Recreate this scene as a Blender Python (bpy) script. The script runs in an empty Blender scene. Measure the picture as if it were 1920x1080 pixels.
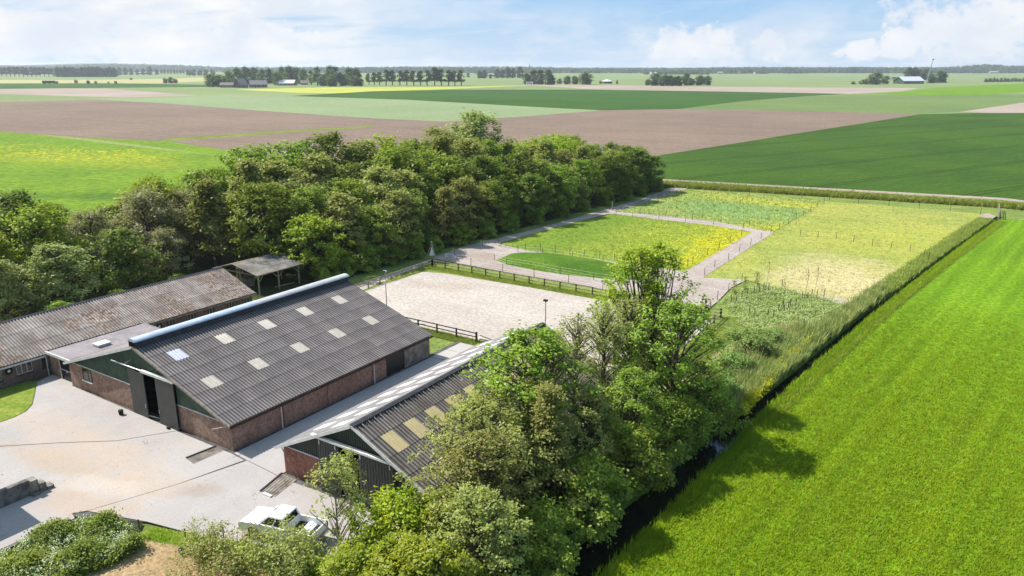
import bpy, math, random
import numpy as np
from mathutils import Vector, Matrix
from mathutils.geometry import tessellate_polygon
rnd = random.Random(11)
S = bpy.context.scene
COL = S.collection
R_ = math.radians
# ---------------------------------------------------------------- camera, sky, sun, exposure
CAM_H, FPX, HOR, YAW = 28.0, 1415.0, 127.0, R_(33)
PITCH = math.atan((540 - HOR) / FPX)
cam = bpy.data.cameras.new('camera'); cam.sensor_width = 36; cam.lens = FPX / 1920 * 36
cam.clip_start = 0.5; cam.clip_end = 40000
camo = bpy.data.objects.new('camera', cam); COL.objects.link(camo)
camo.location = (0, 0, CAM_H); camo.rotation_euler = (R_(90) - PITCH, 0, YAW)
S.camera = camo
SUN_EL, SUN_DX, SUN_DY = R_(50), 1.0, 0.16          # light travels towards +x and a little +y
sun = bpy.data.lights.new('sun', 'SUN'); sun.energy = 5.0; sun.angle = R_(0.5); sun.color = (1, .955, .88)
suno = bpy.data.objects.new('sun', sun); COL.objects.link(suno)
_l = math.hypot(SUN_DX, SUN_DY)
suno.rotation_euler = Vector((SUN_DX / _l * math.cos(SUN_EL), SUN_DY / _l * math.cos(SUN_EL), -math.sin(SUN_EL))).to_track_quat('-Z', 'Y').to_euler()
S.view_settings.view_transform = 'Standard'; S.view_settings.look = 'None'
S.view_settings.exposure = 0.72; S.view_settings.gamma = 1; S.view_settings.use_curve_mapping = False
SKY_STRENGTH = 0.052

# ---------------------------------------------------------------- node helpers
class NT:
    def __init__(s, tree): s.t = tree; s.n = tree.nodes; s.l = tree.links
    def new(s, typ, **kw):
        n = s.n.new(typ)
        for k, v in kw.items(): setattr(n, k, v)
        return n
    def put(s, sock, v):
        if isinstance(v, bpy.types.NodeSocket): s.l.new(v, sock)
        elif v is not None:
            if hasattr(sock, 'default_value') and not isinstance(v, (int, float)) and len(v) == 3 and sock.type == 'RGBA': v = (*v, 1)
            sock.default_value = v
    def math(s, op, a, b=None, c=None, clamp=False):
        n = s.new('ShaderNodeMath', operation=op, use_clamp=clamp)
        for i, v in enumerate((a, b, c)):
            if v is not None: s.put(n.inputs[i], v)
        return n.outputs[0]
    def vmath(s, op, a, b=None, scale=None):
        n = s.new('ShaderNodeVectorMath', operation=op); s.put(n.inputs[0], a)
        if b is not None: s.put(n.inputs[1], b)
        if scale is not None: s.put(n.inputs['Scale'], scale)
        return n.outputs[0]
    def pos(s): return s.new('ShaderNodeNewGeometry').outputs['Position']
    def sep(s, v):
        n = s.new('ShaderNodeSeparateXYZ'); s.put(n.inputs[0], v); return n.outputs
    def comb(s, x, y, z):
        n = s.new('ShaderNodeCombineXYZ')
        for i, v in enumerate((x, y, z)): s.put(n.inputs[i], v)
        return n.outputs[0]
    def mapping(s, v, scale=(1, 1, 1), rot=(0, 0, 0), loc=(0, 0, 0)):
        n = s.new('ShaderNodeMapping'); s.put(n.inputs['Vector'], v)
        n.inputs['Scale'].default_value = scale; n.inputs['Rotation'].default_value = rot; n.inputs['Location'].default_value = loc
        return n.outputs[0]
    def noise(s, v, scale=1, detail=4, rough=.55, dist=0):
        n = s.new('ShaderNodeTexNoise'); s.put(n.inputs['Vector'], v)
        n.inputs['Scale'].default_value = scale; n.inputs['Detail'].default_value = detail
        n.inputs['Roughness'].default_value = rough; n.inputs['Distortion'].default_value = dist
        return n.outputs['Fac']
    def vor(s, v, scale=1, out='Distance', rand=1):
        n = s.new('ShaderNodeTexVoronoi'); s.put(n.inputs['Vector'], v); n.inputs['Scale'].default_value = scale
        n.inputs['Randomness'].default_value = rand
        return n.outputs[out]
    def ss(s, x, lo, hi):     # smooth map lo..hi -> 0..1
        n = s.new('ShaderNodeMapRange', interpolation_type='SMOOTHSTEP'); s.put(n.inputs[0], x)
        s.put(n.inputs[1], lo); s.put(n.inputs[2], hi); return n.outputs[0]
    def mix(s, f, a, b, mode='MIX'):
        n = s.new('ShaderNodeMix', data_type='RGBA', blend_type=mode)
        s.put(n.inputs[0], f); s.put(n.inputs[6], a); s.put(n.inputs[7], b); return n.outputs[2]
    def blob(s, P, cx, cy, rx, ry, rot=0, wob=.35, nsc=.25, soft=.35):     # a patch of ground round (cx, cy) with a ragged edge
        v = s.vmath('SUBTRACT', P, (cx, cy, 0)); v = s.mapping(v, (1, 1, 0), (0, 0, -rot))
        v = s.vmath('MULTIPLY', v, (1 / rx, 1 / ry, 0)); d = s.new('ShaderNodeVectorMath', operation='LENGTH'); s.put(d.inputs[0], v)
        nz = s.noise(P, nsc, 5, .6)
        e = s.math('ADD', d.outputs['Value'], s.math('MULTIPLY', s.math('SUBTRACT', nz, .5), wob * 4))
        return s.math('SUBTRACT', 1, s.ss(e, 1 - soft, 1 + soft))
MATS = {}
def newmat(name):
    m = bpy.data.materials.new(name); m.use_nodes = True
    nt = NT(m.node_tree); nt.n.clear()
    out = nt.new('ShaderNodeOutputMaterial'); b = nt.new('ShaderNodeBsdfPrincipled')
    nt.l.new(b.outputs[0], out.inputs['Surface'])
    b.inputs['Specular IOR Level'].default_value = .25
    MATS[name] = m
    return m, nt, b
def bump(nt, b, h, strength=.5, dist=.05):
    n = nt.new('ShaderNodeBump'); n.inputs['Strength'].default_value = strength; n.inputs['Distance'].default_value = dist
    nt.put(n.inputs['Height'], h); nt.l.new(n.outputs[0], b.inputs['Normal'])
def flat(name, c, rough=.7, var=.18, sc=3., metal=0, c2=None, spec=.25, bmp=0):
    m, nt, b = newmat(name); P = nt.pos()
    n = nt.noise(P, sc, 6, .65)
    c2 = c2 or tuple(x * (1 - var * 2) for x in c)
    nt.put(b.inputs['Base Color'], nt.mix(nt.ss(n, .3, .7), c2, tuple(min(1, x * (1 + var * .5)) for x in c)))
    b.inputs['Roughness'].default_value = rough; b.inputs['Metallic'].default_value = metal; b.inputs['Specular IOR Level'].default_value = spec
    if bmp: bump(nt, b, nt.noise(P, sc * 6, 5), bmp, .03)
    return m
def field(name, c, c2=None, c3=None, ang=0., row=0., rowc=.25, big=.02, fine=2., patches=(), b_h=.25, b_d=.25, finec=.5, spots=None, streak=None, mid_=(.16, 1.0), midk=.5):
    """ground cover: broad variation + streaks along a working direction + fine mottling; patches = (colour, (cx,cy,rx,ry,rot,wob,nsc,soft))"""
    m, nt, b = newmat(name); P = nt.pos()
    c2 = c2 or tuple(x * .72 for x in c); c3 = c3 or tuple(min(1, x * 1.25) for x in c)
    Q = nt.mapping(P, (1, 1, 0), (0, 0, -ang))
    col = nt.mix(nt.ss(nt.noise(P, big, 4, .6), .35, .65), c2, c)
    mid = nt.noise(nt.mapping(Q, (*mid_, 1)), .55, 4, .6)
    col = nt.mix(nt.math('MULTIPLY', nt.ss(mid, .42, .72), midk), col, c3)
    for pc, pa in patches:
        k = pa[8] if len(pa) > 8 else 1
        f = nt.blob(P, *pa[:8])
        col = nt.mix(nt.math('MULTIPLY', f, k), col, pc)
    if spots:
        sc, thr, scol, pa = spots
        f = nt.math('LESS_THAN', nt.vor(P, sc, 'Distance'), thr)
        f = nt.math('MULTIPLY', f, nt.ss(nt.noise(P, .35, 4, .7), .42, .58))
        if pa: f = nt.math('MULTIPLY', f, nt.blob(P, *pa))
        col = nt.mix(f, col, scol)
    fn = nt.noise(P, fine, 8, .72)
    col = nt.mix(finec, col, nt.mix(nt.ss(fn, .28, .72), (.42, .42, .4), (1.5, 1.5, 1.45)), 'MULTIPLY')
    if row:
        y = nt.sep(Q)[1]
        w = nt.math('SINE', nt.math('ADD', nt.math('MULTIPLY', y, 2 * math.pi / row), nt.math('MULTIPLY', nt.noise(P, .06, 3), 2.5)))
        w = nt.math('MULTIPLY', nt.math('ADD', w, 1), .5)
        w = nt.math('MULTIPLY', w, nt.ss(nt.noise(nt.mapping(Q, (.05, .5, 1)), .5, 3), .3, .6))
        col = nt.mix(nt.math('MULTIPLY', w, rowc), col, tuple(x * .45 for x in c))
    if streak:
        period, width, amt = streak            # pairs of wheel tracks
        y = nt.sep(Q)[1]
        fr = nt.math('ABSOLUTE', nt.math('SUBTRACT', nt.math('FRACT', nt.math('DIVIDE', nt.math('ADD', y, nt.math('MULTIPLY', nt.noise(P, .02, 2), 4)), period)), .5))
        d = nt.math('ABSOLUTE', nt.math('SUBTRACT', nt.math('MULTIPLY', fr, period), 1.0))
        col = nt.mix(nt.math('MULTIPLY', nt.math('LESS_THAN', d, width), amt), col, tuple(x * .4 for x in c))
    nt.put(b.inputs['Base Color'], col); b.inputs['Roughness'].default_value = 1; b.inputs['Specular IOR Level'].default_value = .08
    if b_h: bump(nt, b, fn, b_h, b_d)
    return m
def leafmat(name, c, c2, trans=.42, up=.0, band=None):
    m = bpy.data.materials.new(name); m.use_nodes = True; nt = NT(m.node_tree); nt.n.clear(); MATS[name] = m
    oi = nt.new('ShaderNodeObjectInfo').outputs['Random']
    P = nt.pos()
    f = nt.ss(nt.noise(P if not band else nt.mapping(nt.mapping(P, (1, 1, 0), (0, 0, -band)), (.03, 1.5, 1)), .55, 3, .6), .33, .67)
    col = nt.mix(f, c2, c)
    at = nt.new('ShaderNodeAttribute', attribute_name='tint').outputs['Fac']
    col = nt.mix(nt.math('MULTIPLY', nt.math('SUBTRACT', 1, at), .6), col, tuple(x * .5 for x in c2))
    hs = nt.new('ShaderNodeHueSaturation')
    nt.put(hs.inputs['Hue'], nt.math('ADD', .472, nt.math('MULTIPLY', oi, .035)))
    nt.put(hs.inputs['Value'], nt.math('ADD', .9, nt.math('MULTIPLY', oi, .45))); nt.put(hs.inputs['Color'], col)
    d = nt.new('ShaderNodeBsdfDiffuse'); t = nt.new('ShaderNodeBsdfTranslucent'); g = nt.new('ShaderNodeBsdfGlossy')
    g.inputs['Roughness'].default_value = .45; g.inputs['Color'].default_value = (.9, .95, 1, 1)
    nt.put(d.inputs['Color'], hs.outputs[0]); nt.put(t.inputs['Color'], nt.mix(.4, hs.outputs[0], (.25, .4, .02), 'MIX'))
    if up:
        nrm = nt.new('ShaderNodeNewGeometry').outputs['Normal']
        v = nt.vmath('NORMALIZE', nt.vmath('ADD', nt.vmath('SCALE', nrm, scale=1 - up), (0, 0, up)))
        nt.l.new(v, d.inputs['Normal'])
    mx = nt.new('ShaderNodeMixShader'); mx.inputs[0].default_value = trans
    nt.l.new(d.outputs[0], mx.inputs[1]); nt.l.new(t.outputs[0], mx.inputs[2])
    m2 = nt.new('ShaderNodeMixShader'); m2.inputs[0].default_value = .012 if not up else .006
    nt.l.new(mx.outputs[0], m2.inputs[1]); nt.l.new(g.outputs[0], m2.inputs[2])
    out = nt.new('ShaderNodeOutputMaterial'); nt.l.new(m2.outputs[0], out.inputs['Surface'])
    return m

# ---------------------------------------------------------------- world: physical sky with clouds
W = bpy.data.worlds.new('World'); S.world = W; W.use_nodes = True
nt = NT(W.node_tree); nt.n.clear()
sky = nt.new('ShaderNodeTexSky', sky_type='NISHITA'); sky.sun_disc = False
sky.sun_elevation = SUN_EL; sky.sun_rotation = math.atan2(-SUN_DX, -SUN_DY) % (2 * math.pi)
sky.air_density = 1.0; sky.dust_density = .6; sky.ozone_density = 1.6
D = nt.new('ShaderNodeTexCoord').outputs['Generated']
dx, dy, dz = nt.sep(D)
az = nt.math('ARCTAN2', dx, dy)                                   # azimuth and elevation of the view ray, for the cloud fields
el = nt.math('ARCSINE', dz)
A = nt.comb(nt.math('MULTIPLY', az, 1), nt.math('MULTIPLY', el, 1), 0)
k = nt.math('DIVIDE', 1, nt.math('ADD', nt.math('MAXIMUM', dz, 0), .10))
PL = nt.comb(nt.math('MULTIPLY', dx, k), nt.math('MULTIPLY', dy, k), 0)
veil = nt.ss(nt.noise(nt.mapping(PL, (.8, 1.6, 1), (0, 0, .5), (3.1, 1.2, 0)), .55, 7, .6, .6), .40, .66)
# long veil over the western half, thin towards the north
sweep = nt.ss(az, -.52, -.86)
veil = nt.math('MAXIMUM', nt.math('MULTIPLY', veil, .45), nt.math('MULTIPLY', sweep, nt.ss(nt.noise(nt.mapping(PL, (.7, 1.4, 1), (0, 0, .3), (7, 2, 0)), .9, 7, .62, .5), .22, .55)))
pn = nt.math('ADD', nt.math('MULTIPLY', nt.noise(nt.mapping(A, (1, 1.3, 1)), 16, 10, .62, .2), .6), nt.math('MULTIPLY', nt.noise(nt.mapping(A, (1, 1.2, 1), (0, 0, 0), (5, 3, 0)), 55, 8, .6, .3), .4))
def cumulus(ca, ce, ra, re_, base):           # heap of cloud round a direction, flat towards its base
    u = nt.math('DIVIDE', nt.math('SUBTRACT', az, ca), ra); v = nt.math('DIVIDE', nt.math('SUBTRACT', el, ce), re_)
    r2 = nt.math('ADD', nt.math('MULTIPLY', u, u), nt.math('MULTIPLY', v, v))
    return nt.ss(nt.math('ADD', nt.math('SUBTRACT', 1, r2), nt.math('MULTIPLY', nt.math('SUBTRACT', pn, .5), 5.5)), -.1, .75)
def dirof(px, py):
    x = (px - 960) / FPX; y = (540 - py) / FPX
    f = math.cos(PITCH) + y * math.sin(PITCH); zz = -math.sin(PITCH) + y * math.cos(PITCH)
    a = math.atan2(x, f) - YAW
    return a, math.atan2(zz, math.hypot(x, f))
cum = None
for (px, py, rx, ry) in ((1300, 92, 95, 46), (1445, 88, 40, 30), (1880, 48, 190, 62), (1690, 80, 40, 30), (270, 92, 80, 32), (480, 72, 120, 42), (150, 60, 190, 48), (1610, 92, 40, 22), (-260, 40, 160, 70), (2250, 60, 160, 60)):
    a, e = dirof(px, py)
    c = cumulus(a, e, rx / FPX, ry / FPX, 0)
    cum = c if cum is None else nt.math('MAXIMUM', cum, c)
low = nt.math('MULTIPLY', nt.ss(nt.noise(nt.mapping(A, (1, 2.4, 1), (0, 0, 0), (2, 0, 0)), 7, 7, .6), .38, .62), nt.math('SUBTRACT', 1, nt.ss(el, .02, .10)))
cloud = nt.math('MAXIMUM', nt.math('MAXIMUM', veil, nt.math('MULTIPLY', cum, .95)), nt.math('MULTIPLY', low, .75))
shade = nt.ss(nt.noise(nt.mapping(A, (1, 1.6, 1), (0, 0, 0), (.02, .03, 0)), 11, 7, .6, .4), .35, .7)
ccol = nt.mix(shade, (9.2, 9.9, 10.9), (11.6, 11.6, 11.6))
hor = nt.math('SUBTRACT', 1, nt.ss(el, -.01, .09))
base = nt.mix(nt.math('MULTIPLY', hor, .45), nt.mix(.68, sky.outputs[0], (3.8, 7.7, 12.8)), (8.6, 10.0, 11.4))
skyc = nt.mix(cloud, base, ccol)
bg = nt.new('ShaderNodeBackground'); nt.l.new(skyc, bg.inputs['Color']); bg.inputs['Strength'].default_value = SKY_STRENGTH
wo = nt.new('ShaderNodeOutputWorld'); nt.l.new(bg.outputs[0], wo.inputs['Surface'])

# ---------------------------------------------------------------- survey: a point of the photograph on level z
_p = PITCH; _fw = Vector((-math.sin(YAW), math.cos(YAW), 0)); _r = Vector((math.cos(YAW), math.sin(YAW), 0))
_FW = _fw * math.cos(_p) + Vector((0, 0, -math.sin(_p))); _UP = _fw * math.sin(_p) + Vector((0, 0, math.cos(_p)))
def G(px, py, z=0.):
    d = _FW + _r * ((px - 960) / FPX) + _UP * ((540 - py) / FPX)
    t = (z - CAM_H) / d.z
    return Vector((d.x * t, d.y * t, z))
def span(px, py, npx):                      # metres covered by npx photo pixels at that ground point
    g = G(px, py); return (g - Vector((0, 0, CAM_H))).dot(_FW) / FPX * npx
def GP(*pts): return [G(x, y).to_2d() for x, y in pts]

# ---------------------------------------------------------------- mesh helpers
class MB:
    def __init__(s): s.v = []; s.f = []
    def add(s, vs, fs):
        o = len(s.v); s.v += [tuple(v) for v in vs]; s.f += [tuple(i + o for i in f) for f in fs]; return s
    def box(s, x0, x1, y0, y1, z0, z1):
        return s.add([(x0, y0, z0), (x1, y0, z0), (x1, y1, z0), (x0, y1, z0), (x0, y0, z1), (x1, y0, z1), (x1, y1, z1), (x0, y1, z1)],
                     [(3, 2, 1, 0), (4, 5, 6, 7), (0, 1, 5, 4), (1, 2, 6, 5), (2, 3, 7, 6), (3, 0, 4, 7)])
    def bar(s, a, b, w, h=None):            # square bar from a to b
        a = Vector(a); b = Vector(b); h = h or w; d = (b - a).normalized()
        u = d.cross(Vector((0, 0, 1))) if abs(d.z) < .95 else d.cross(Vector((0, 1, 0)))
        u.normalize(); v = u.cross(d)
        q = [(-1, -1), (1, -1), (1, 1), (-1, 1)]
        return s.add([p + u * (i * w / 2) + v * (j * h / 2) for p in (a, b) for i, j in q],
                     [(0, 1, 2, 3)[::-1], (4, 5, 6, 7), (0, 1, 5, 4), (1, 2, 6, 5), (2, 3, 7, 6), (3, 0, 4, 7)])
    def tube(s, pts, rad, n=6, cap=True):
        pts = [Vector(p) for p in pts]; rad = rad if isinstance(rad, (list, tuple)) else [rad] * len(pts)
        vs = []; fs = []
        for i, p in enumerate(pts):
            d = (pts[min(i + 1, len(pts) - 1)] - pts[max(i - 1, 0)]).normalized()
            u = d.cross(Vector((.31, .95, .05)))
            if u.length < .1: u = d.cross(Vector((1, 0, 0)))
            u.normalize(); v = d.cross(u)
            for k in range(n):
                a = 2 * math.pi * k / n; vs.append(p + (u * math.cos(a) + v * math.sin(a)) * rad[i])
        for i in range(len(pts) - 1):
            for k in range(n):
                fs.append((i * n + k, i * n + (k + 1) % n, (i + 1) * n + (k + 1) % n, (i + 1) * n + k))
        if cap: fs.append(tuple(range(n))[::-1]); fs.append(tuple((len(pts) - 1) * n + k for k in range(n)))
        return s.add(vs, fs)
    def prism(s, poly, z0, z1):             # upright prism on a convex or concave plan polygon
        n = len(poly); P3 = [Vector((p[0], p[1], 0)) for p in poly]
        tri = tessellate_polygon([P3]); ar = sum(poly[i][0] * poly[(i + 1) % n][1] - poly[(i + 1) % n][0] * poly[i][1] for i in range(n))
        vs = [(p[0], p[1], z1) for p in poly] + [(p[0], p[1], z0) for p in poly]
        fs = []
        for t in tri:
            a, b, c = (P3[i] for i in t)
            up = (b - a).cross(c - a).z > 0
            fs.append(t if up else t[::-1]); fs.append(tuple(i + n for i in (t[::-1] if up else t)))
        for i in range(n):
            j = (i + 1) % n; q = (i, i + n, j + n, j)
            fs.append(q if ar > 0 else q[::-1])
        return s.add(vs, fs)
    def vprism(s, prof, y0, y1):            # profile in x,z pushed along y
        n = len(prof); ar = sum(prof[i][0] * prof[(i + 1) % n][1] - prof[(i + 1) % n][0] * prof[i][1] for i in range(n))
        if ar < 0: prof = prof[::-1]
        vs = [(x, y0, z) for x, z in prof] + [(x, y1, z) for x, z in prof]
        fs = []
        for t in tessellate_polygon([[Vector((x, z, 0)) for x, z in prof]]):
            a, b, c = (Vector((prof[i][0], prof[i][1])) for i in t)
            ccw = (b - a).cross(c - a) > 0
            t2 = t if ccw else t[::-1]
            fs.append(t2); fs.append(tuple(i + n for i in t2[::-1]))
        for i in range(n):
            j = (i + 1) % n; fs.append((j, i, i + n, j + n))
        return s.add(vs, fs)
    def sheet(s, poly, z):
        P3 = [Vector((p[0], p[1], 0)) for p in poly]; fs = []
        for t in tessellate_polygon([P3]):
            a, b, c = (P3[i] for i in t); fs.append(t if (b - a).cross(c - a).z > 0 else t[::-1])
        return s.add([(p[0], p[1], z) for p in poly], fs)
    def build(s, name, m, parent=None, local=False, smooth=False):
        me = bpy.data.meshes.new(name)
        vs = s.v
        if parent is not None and not local:
            o = parent.location if parent.parent is None else parent.parent.location + parent.location
            vs = [(x - o.x, y - o.y, z - o.z) for x, y, z in vs]
        me.from_pydata(vs, [], s.f); me.update()
        if smooth: me.polygons.foreach_set('use_smooth', [True] * len(me.polygons))
        return link(name, me, m, parent)
def link(name, me, m=None, parent=None):
    if m is not None and not me.materials: me.materials.append(MATS[m] if isinstance(m, str) else m)
    o = bpy.data.objects.new(name, me); COL.objects.link(o)
    if parent is not None: o.parent = parent
    return o
def tag(o, label=None, cat=None, group=None, kind=None):
    if label: o['label'] = label
    if cat: o['category'] = cat
    if group: o['group'] = group
    if kind: o['kind'] = kind
    return o
def thing(name, label, cat, loc, group=None, rz=0.):
    o = bpy.data.objects.new(name, None); COL.objects.link(o); o.location = loc; o.rotation_euler = (0, 0, rz)
    o.empty_display_size = .3
    return tag(o, label, cat, group)
def copy_tree(o, parent=None):
    c = o.copy(); COL.objects.link(c)
    if parent is not None: c.parent = parent
    for ch in list(o.children): copy_tree(ch, c)
    return c
def npmesh(name, V, F, mats, smooth=False, tint=None):
    """V (n,3) vertices, F (m,k) faces of k corners"""
    me = bpy.data.meshes.new(name); m, k = F.shape
    me.vertices.add(len(V)); me.vertices.foreach_set('co', V.astype(np.float32).ravel())
    me.loops.add(m * k); me.loops.foreach_set('vertex_index', F.astype(np.int32).ravel())
    me.polygons.add(m); me.polygons.foreach_set('loop_start', np.arange(0, m * k, k, dtype=np.int32))
    if tint is not None:
        a = me.attributes.new('tint', 'FLOAT', 'POINT'); a.data.foreach_set('value', tint.astype(np.float32))
    me.update(calc_edges=True)
    for x in mats: me.materials.append(MATS[x])
    return me
# ================================================================ materials
flat('concrete_dark', (.10, .095, .09), .95, .3, 2)
def yardmat(name, base, stain=True):
    m, nt, b = newmat(name); P = nt.pos()
    col = nt.mix(nt.ss(nt.noise(P, .09, 5, .6), .35, .68), tuple(x * .84 for x in base), base)
    col = nt.mix(nt.math('MULTIPLY', nt.ss(nt.noise(nt.mapping(P, (1, .25, 1), (0, 0, .3)), .5, 5, .65), .5, .75), .35), col, tuple(x * .75 for x in base))
    if stain:
        for cx, cy, rx, ry, rot, c, kk in ((-50.5, 26, 6.5, 1.8, -.1, (.36, .30, .24), .4), (-47, 24.6, 4.5, 1.2, .5, (.36, .27, .19), .45), (-55, 23.5, 5, 1.2, .1, (.36, .27, .18), .5),
                                      (-47.5, 21.5, 4, 1.6, .2, (.36, .26, .18), .5), (-57, 26, 9, 2, .0, (.42, .32, .24), .35), (-43, 26.5, 1.6, .8, .6, (.25, .2, .17), .5)):
            col = nt.mix(nt.math('MULTIPLY', nt.blob(P, cx, cy, rx, ry, rot, .5, .45, .6), kk), col, c)
        lt = nt.blob(P, -49.8, 23.2, 3.6, 1.0, .3, .45, .5, .5)
        col = nt.mix(nt.math('MULTIPLY', lt, .35), col, (.46, .425, .385))
    fn = nt.noise(P, 7, 9, .72)
    col = nt.mix(.22, col, nt.mix(nt.ss(fn, .3, .7), (.55, .53, .5), (1.3, 1.3, 1.3)), 'MULTIPLY')
    speck = nt.math('MULTIPLY', nt.math('LESS_THAN', nt.vor(P, 2.3), .09), nt.ss(nt.noise(P, .22, 4, .6), .48, .6))
    col = nt.mix(nt.math('MULTIPLY', speck, .55), col, (.2, .15, .1))
    crack = nt.math('LESS_THAN', nt.math('ABSOLUTE', nt.math('SUBTRACT', nt.noise(P, .35, 3, .5, .6), .5)), .0015)
    col = nt.mix(nt.math('MULTIPLY', crack, .5), col, (.12, .1, .08))
    nt.put(b.inputs['Base Color'], col); b.inputs['Roughness'].default_value = .95; bump(nt, b, fn, .25, .02)
yardmat('yard_concrete', (.36, .335, .32)); yardmat('slab_concrete', (.40, .38, .35), False)
Q = math.pi / 2
field('far_farmland', (.16, .22, .07), (.11, .17, .06), (.24, .25, .12), .2, big=.0022, fine=.03, b_h=0, finec=.25)
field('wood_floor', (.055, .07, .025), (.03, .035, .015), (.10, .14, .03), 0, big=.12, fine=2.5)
field('bright_meadow', (.118, .222, .007), (.096, .192, .007), (.158, .265, .012), Q - .125, row=2.6, rowc=.42, big=.03, fine=1.9, b_h=.2, finec=.8, mid_=(.02, 1.3), midk=1.)
field('left_meadow', (.125, .205, .012), (.088, .165, .012), (.175, .245, .025), .75, big=.035, fine=.5, finec=.7, spots=(.7, .4, (.5, .42, .01), (-270, 135, 45, 16, .1, .7, .06, .4)),
      patches=[((.20, .235, .02), (-250, 128, 50, 14, .2, .6, .06, .6, .6)), ((.22, .24, .10), (-300, 165, 70, 2.2, -.08, .3, .05, .5, .7)), ((.045, .105, .012), (-165, 95, 30, 5, .5, .6, .08, .5, .6))])
field('dark_crop', (.042, .088, .009), (.030, .068, .009), (.062, .115, .014), 1.12, row=1.6, rowc=.10, big=.018, fine=.9, streak=(27, .35, .9), b_h=.4, finec=.5)
field('ploughed_soil', (.190, .140, .106), (.155, .113, .088), (.235, .18, .142), .03, row=6.5, rowc=.26, big=.012, fine=.5, streak=(45, .35, .35), b_h=.3, b_d=.1, finec=.4)
field('pale_soil', (.30, .245, .205), (.25, .20, .165), (.36, .30, .26), .2, big=.01, fine=.4, b_h=0, finec=.3)
field('young_grain', (.195, .245, .125), (.165, .215, .105), (.24, .29, .155), .0, row=9, rowc=.13, big=.01, fine=.35, b_h=0, finec=.35)
field('mid_crop', (.038, .090, .012), (.028, .07, .012), (.055, .115, .016), .05, row=12, rowc=.15, big=.01, fine=.35, b_h=0, finec=.3)
field('grain_east', (.125, .175, .055), (.10, .15, .05), (.165, .21, .07), .3, row=14, rowc=.12, big=.009, fine=.3, b_h=0, finec=.35)
field('pasture', (.17, .215, .085), (.135, .185, .075), (.23, .25, .11), .3, big=.006, fine=.2, b_h=0, finec=.35)
field('dry_pasture', (.34, .31, .14), (.28, .27, .12), (.4, .36, .2), .2, big=.008, fine=.2, b_h=0, finec=.3)
field('buttercup_field', (.36, .36, .07), (.28, .31, .07), (.44, .42, .07), .2, big=.01, fine=.2, b_h=0, finec=.3)
field('arena_sand', (.40, .355, .32), (.36, .315, .28), (.44, .395, .36), 0, big=.09, fine=3.2, b_h=.7, b_d=.12, finec=.5,
      spots=(2.2, .1, (.22, .17, .14), None), patches=[((.33, .27, .22), (-60, 76, 6, 2, .4, .7, .2, .6, .45)), ((.36, .31, .27), (-46, 66, 8, 2, -.3, .7, .2, .6, .4))])
field('path_sand', (.33, .285, .26), (.28, .235, .21), (.38, .335, .31), 0, big=.1, fine=3, b_h=.5, b_d=.08, finec=.45, patches=[((.24, .19, .15), (-60, 93, 8, 3, .3, .7, .2, .6, .6))])
field('hay_ground', (.36, .255, .135), (.29, .2, .11), (.44, .33, .19), .4, big=.2, fine=4, b_h=.8, b_d=.12, finec=.7, spots=(1.6, .14, (.2, .13, .09), None))
field('lawn', (.17, .22, .03), (.12, .18, .025), (.26, .27, .06), .2, big=.12, fine=3, b_h=.4, finec=.6)
field('verge_grass', (.15, .19, .03), (.11, .15, .025), (.24, .24, .06), Q, big=.1, fine=2.2, b_h=.5, finec=.7)
field('paddock_grass', (.185, .245, .03), (.15, .215, .028), (.235, .28, .045), .5, big=.06, fine=1.4, b_h=.4, finec=.4, spots=(3.2, .36, (.62, .5, .005), (-33, 115, 17, 24, .35, .35, .1, .6)),
      patches=[((.42, .38, .012), (-29, 120, 11, 24, .3, .45, .12, .6, .75)), ((.09, .18, .02), (-62, 118, 5, 30, .03, .4, .1, .6, .5))])
field('far_paddock_grass', (.25, .29, .08), (.17, .25, .065), (.34, .34, .09), .2, big=.05, fine=1.1, b_h=.5, finec=.4, spots=(3.0, .32, (.62, .5, .005), (-24, 147, 22, 15, .1, .4, .1, .6)),
      patches=[((.14, .25, .09), (-42, 152, 17, 10, .2, .5, .12, .6, .8)), ((.46, .41, .02), (-19, 141, 14, 9, .1, .45, .12, .6, .7)), ((.42, .39, .05), (-35, 166, 22, 4, 0, .45, .12, .6, .6))])
field('dry_paddock_grass', (.27, .29, .06), (.2, .25, .05), (.37, .35, .1), .3, big=.06, fine=1.3, b_h=.6, finec=.4, spots=(1.3, .22, (.16, .15, .04), (-13, 105, 13, 12, .3, .4, .1, .6)),
      patches=[((.44, .37, .20), (-17, 109, 9, 11, .0, .5, .12, .6, .75)), ((.44, .38, .20), (-10, 104, 8, 9, .3, .4, .1, .6, .7)), ((.37, .33, .27), (-19, 97.5, 12, 1.3, -.02, .4, .3, .5, .8)), ((.15, .25, .035), (-3, 130, 4, 45, -.14, .35, .1, .5, .7)), ((.33, .34, .05), (-8, 140, 14, 15, .3, .4, .1, .6, .5))])
field('rough_grass', (.17, .225, .05), (.12, .17, .04), (.25, .28, .10), .5, big=.15, fine=2.2, b_h=.8, b_d=.2, finec=.75, patches=[((.36, .29, .17), (-21.4, 67.5, 1.7, 6.5, -.12, .4, .4, .5, .95))])
field('mound_grass', (.078, .148, .014), (.052, .112, .012), (.115, .19, .022), 0, big=.2, fine=2.4, b_h=.6, finec=.55)
field('bank_grass', (.10, .17, .03), (.07, .12, .025), (.16, .22, .06), Q, big=.15, fine=2.5, b_h=.7, finec=.7)
m, nt, b = newmat('ditch_water'); b.inputs['Base Color'].default_value = (.006, .007, .005, 1); b.inputs['Roughness'].default_value = .09; b.inputs['Specular IOR Level'].default_value = .5
bump(nt, b, nt.noise(nt.pos(), 1.3, 3), .06, .05)
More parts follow.
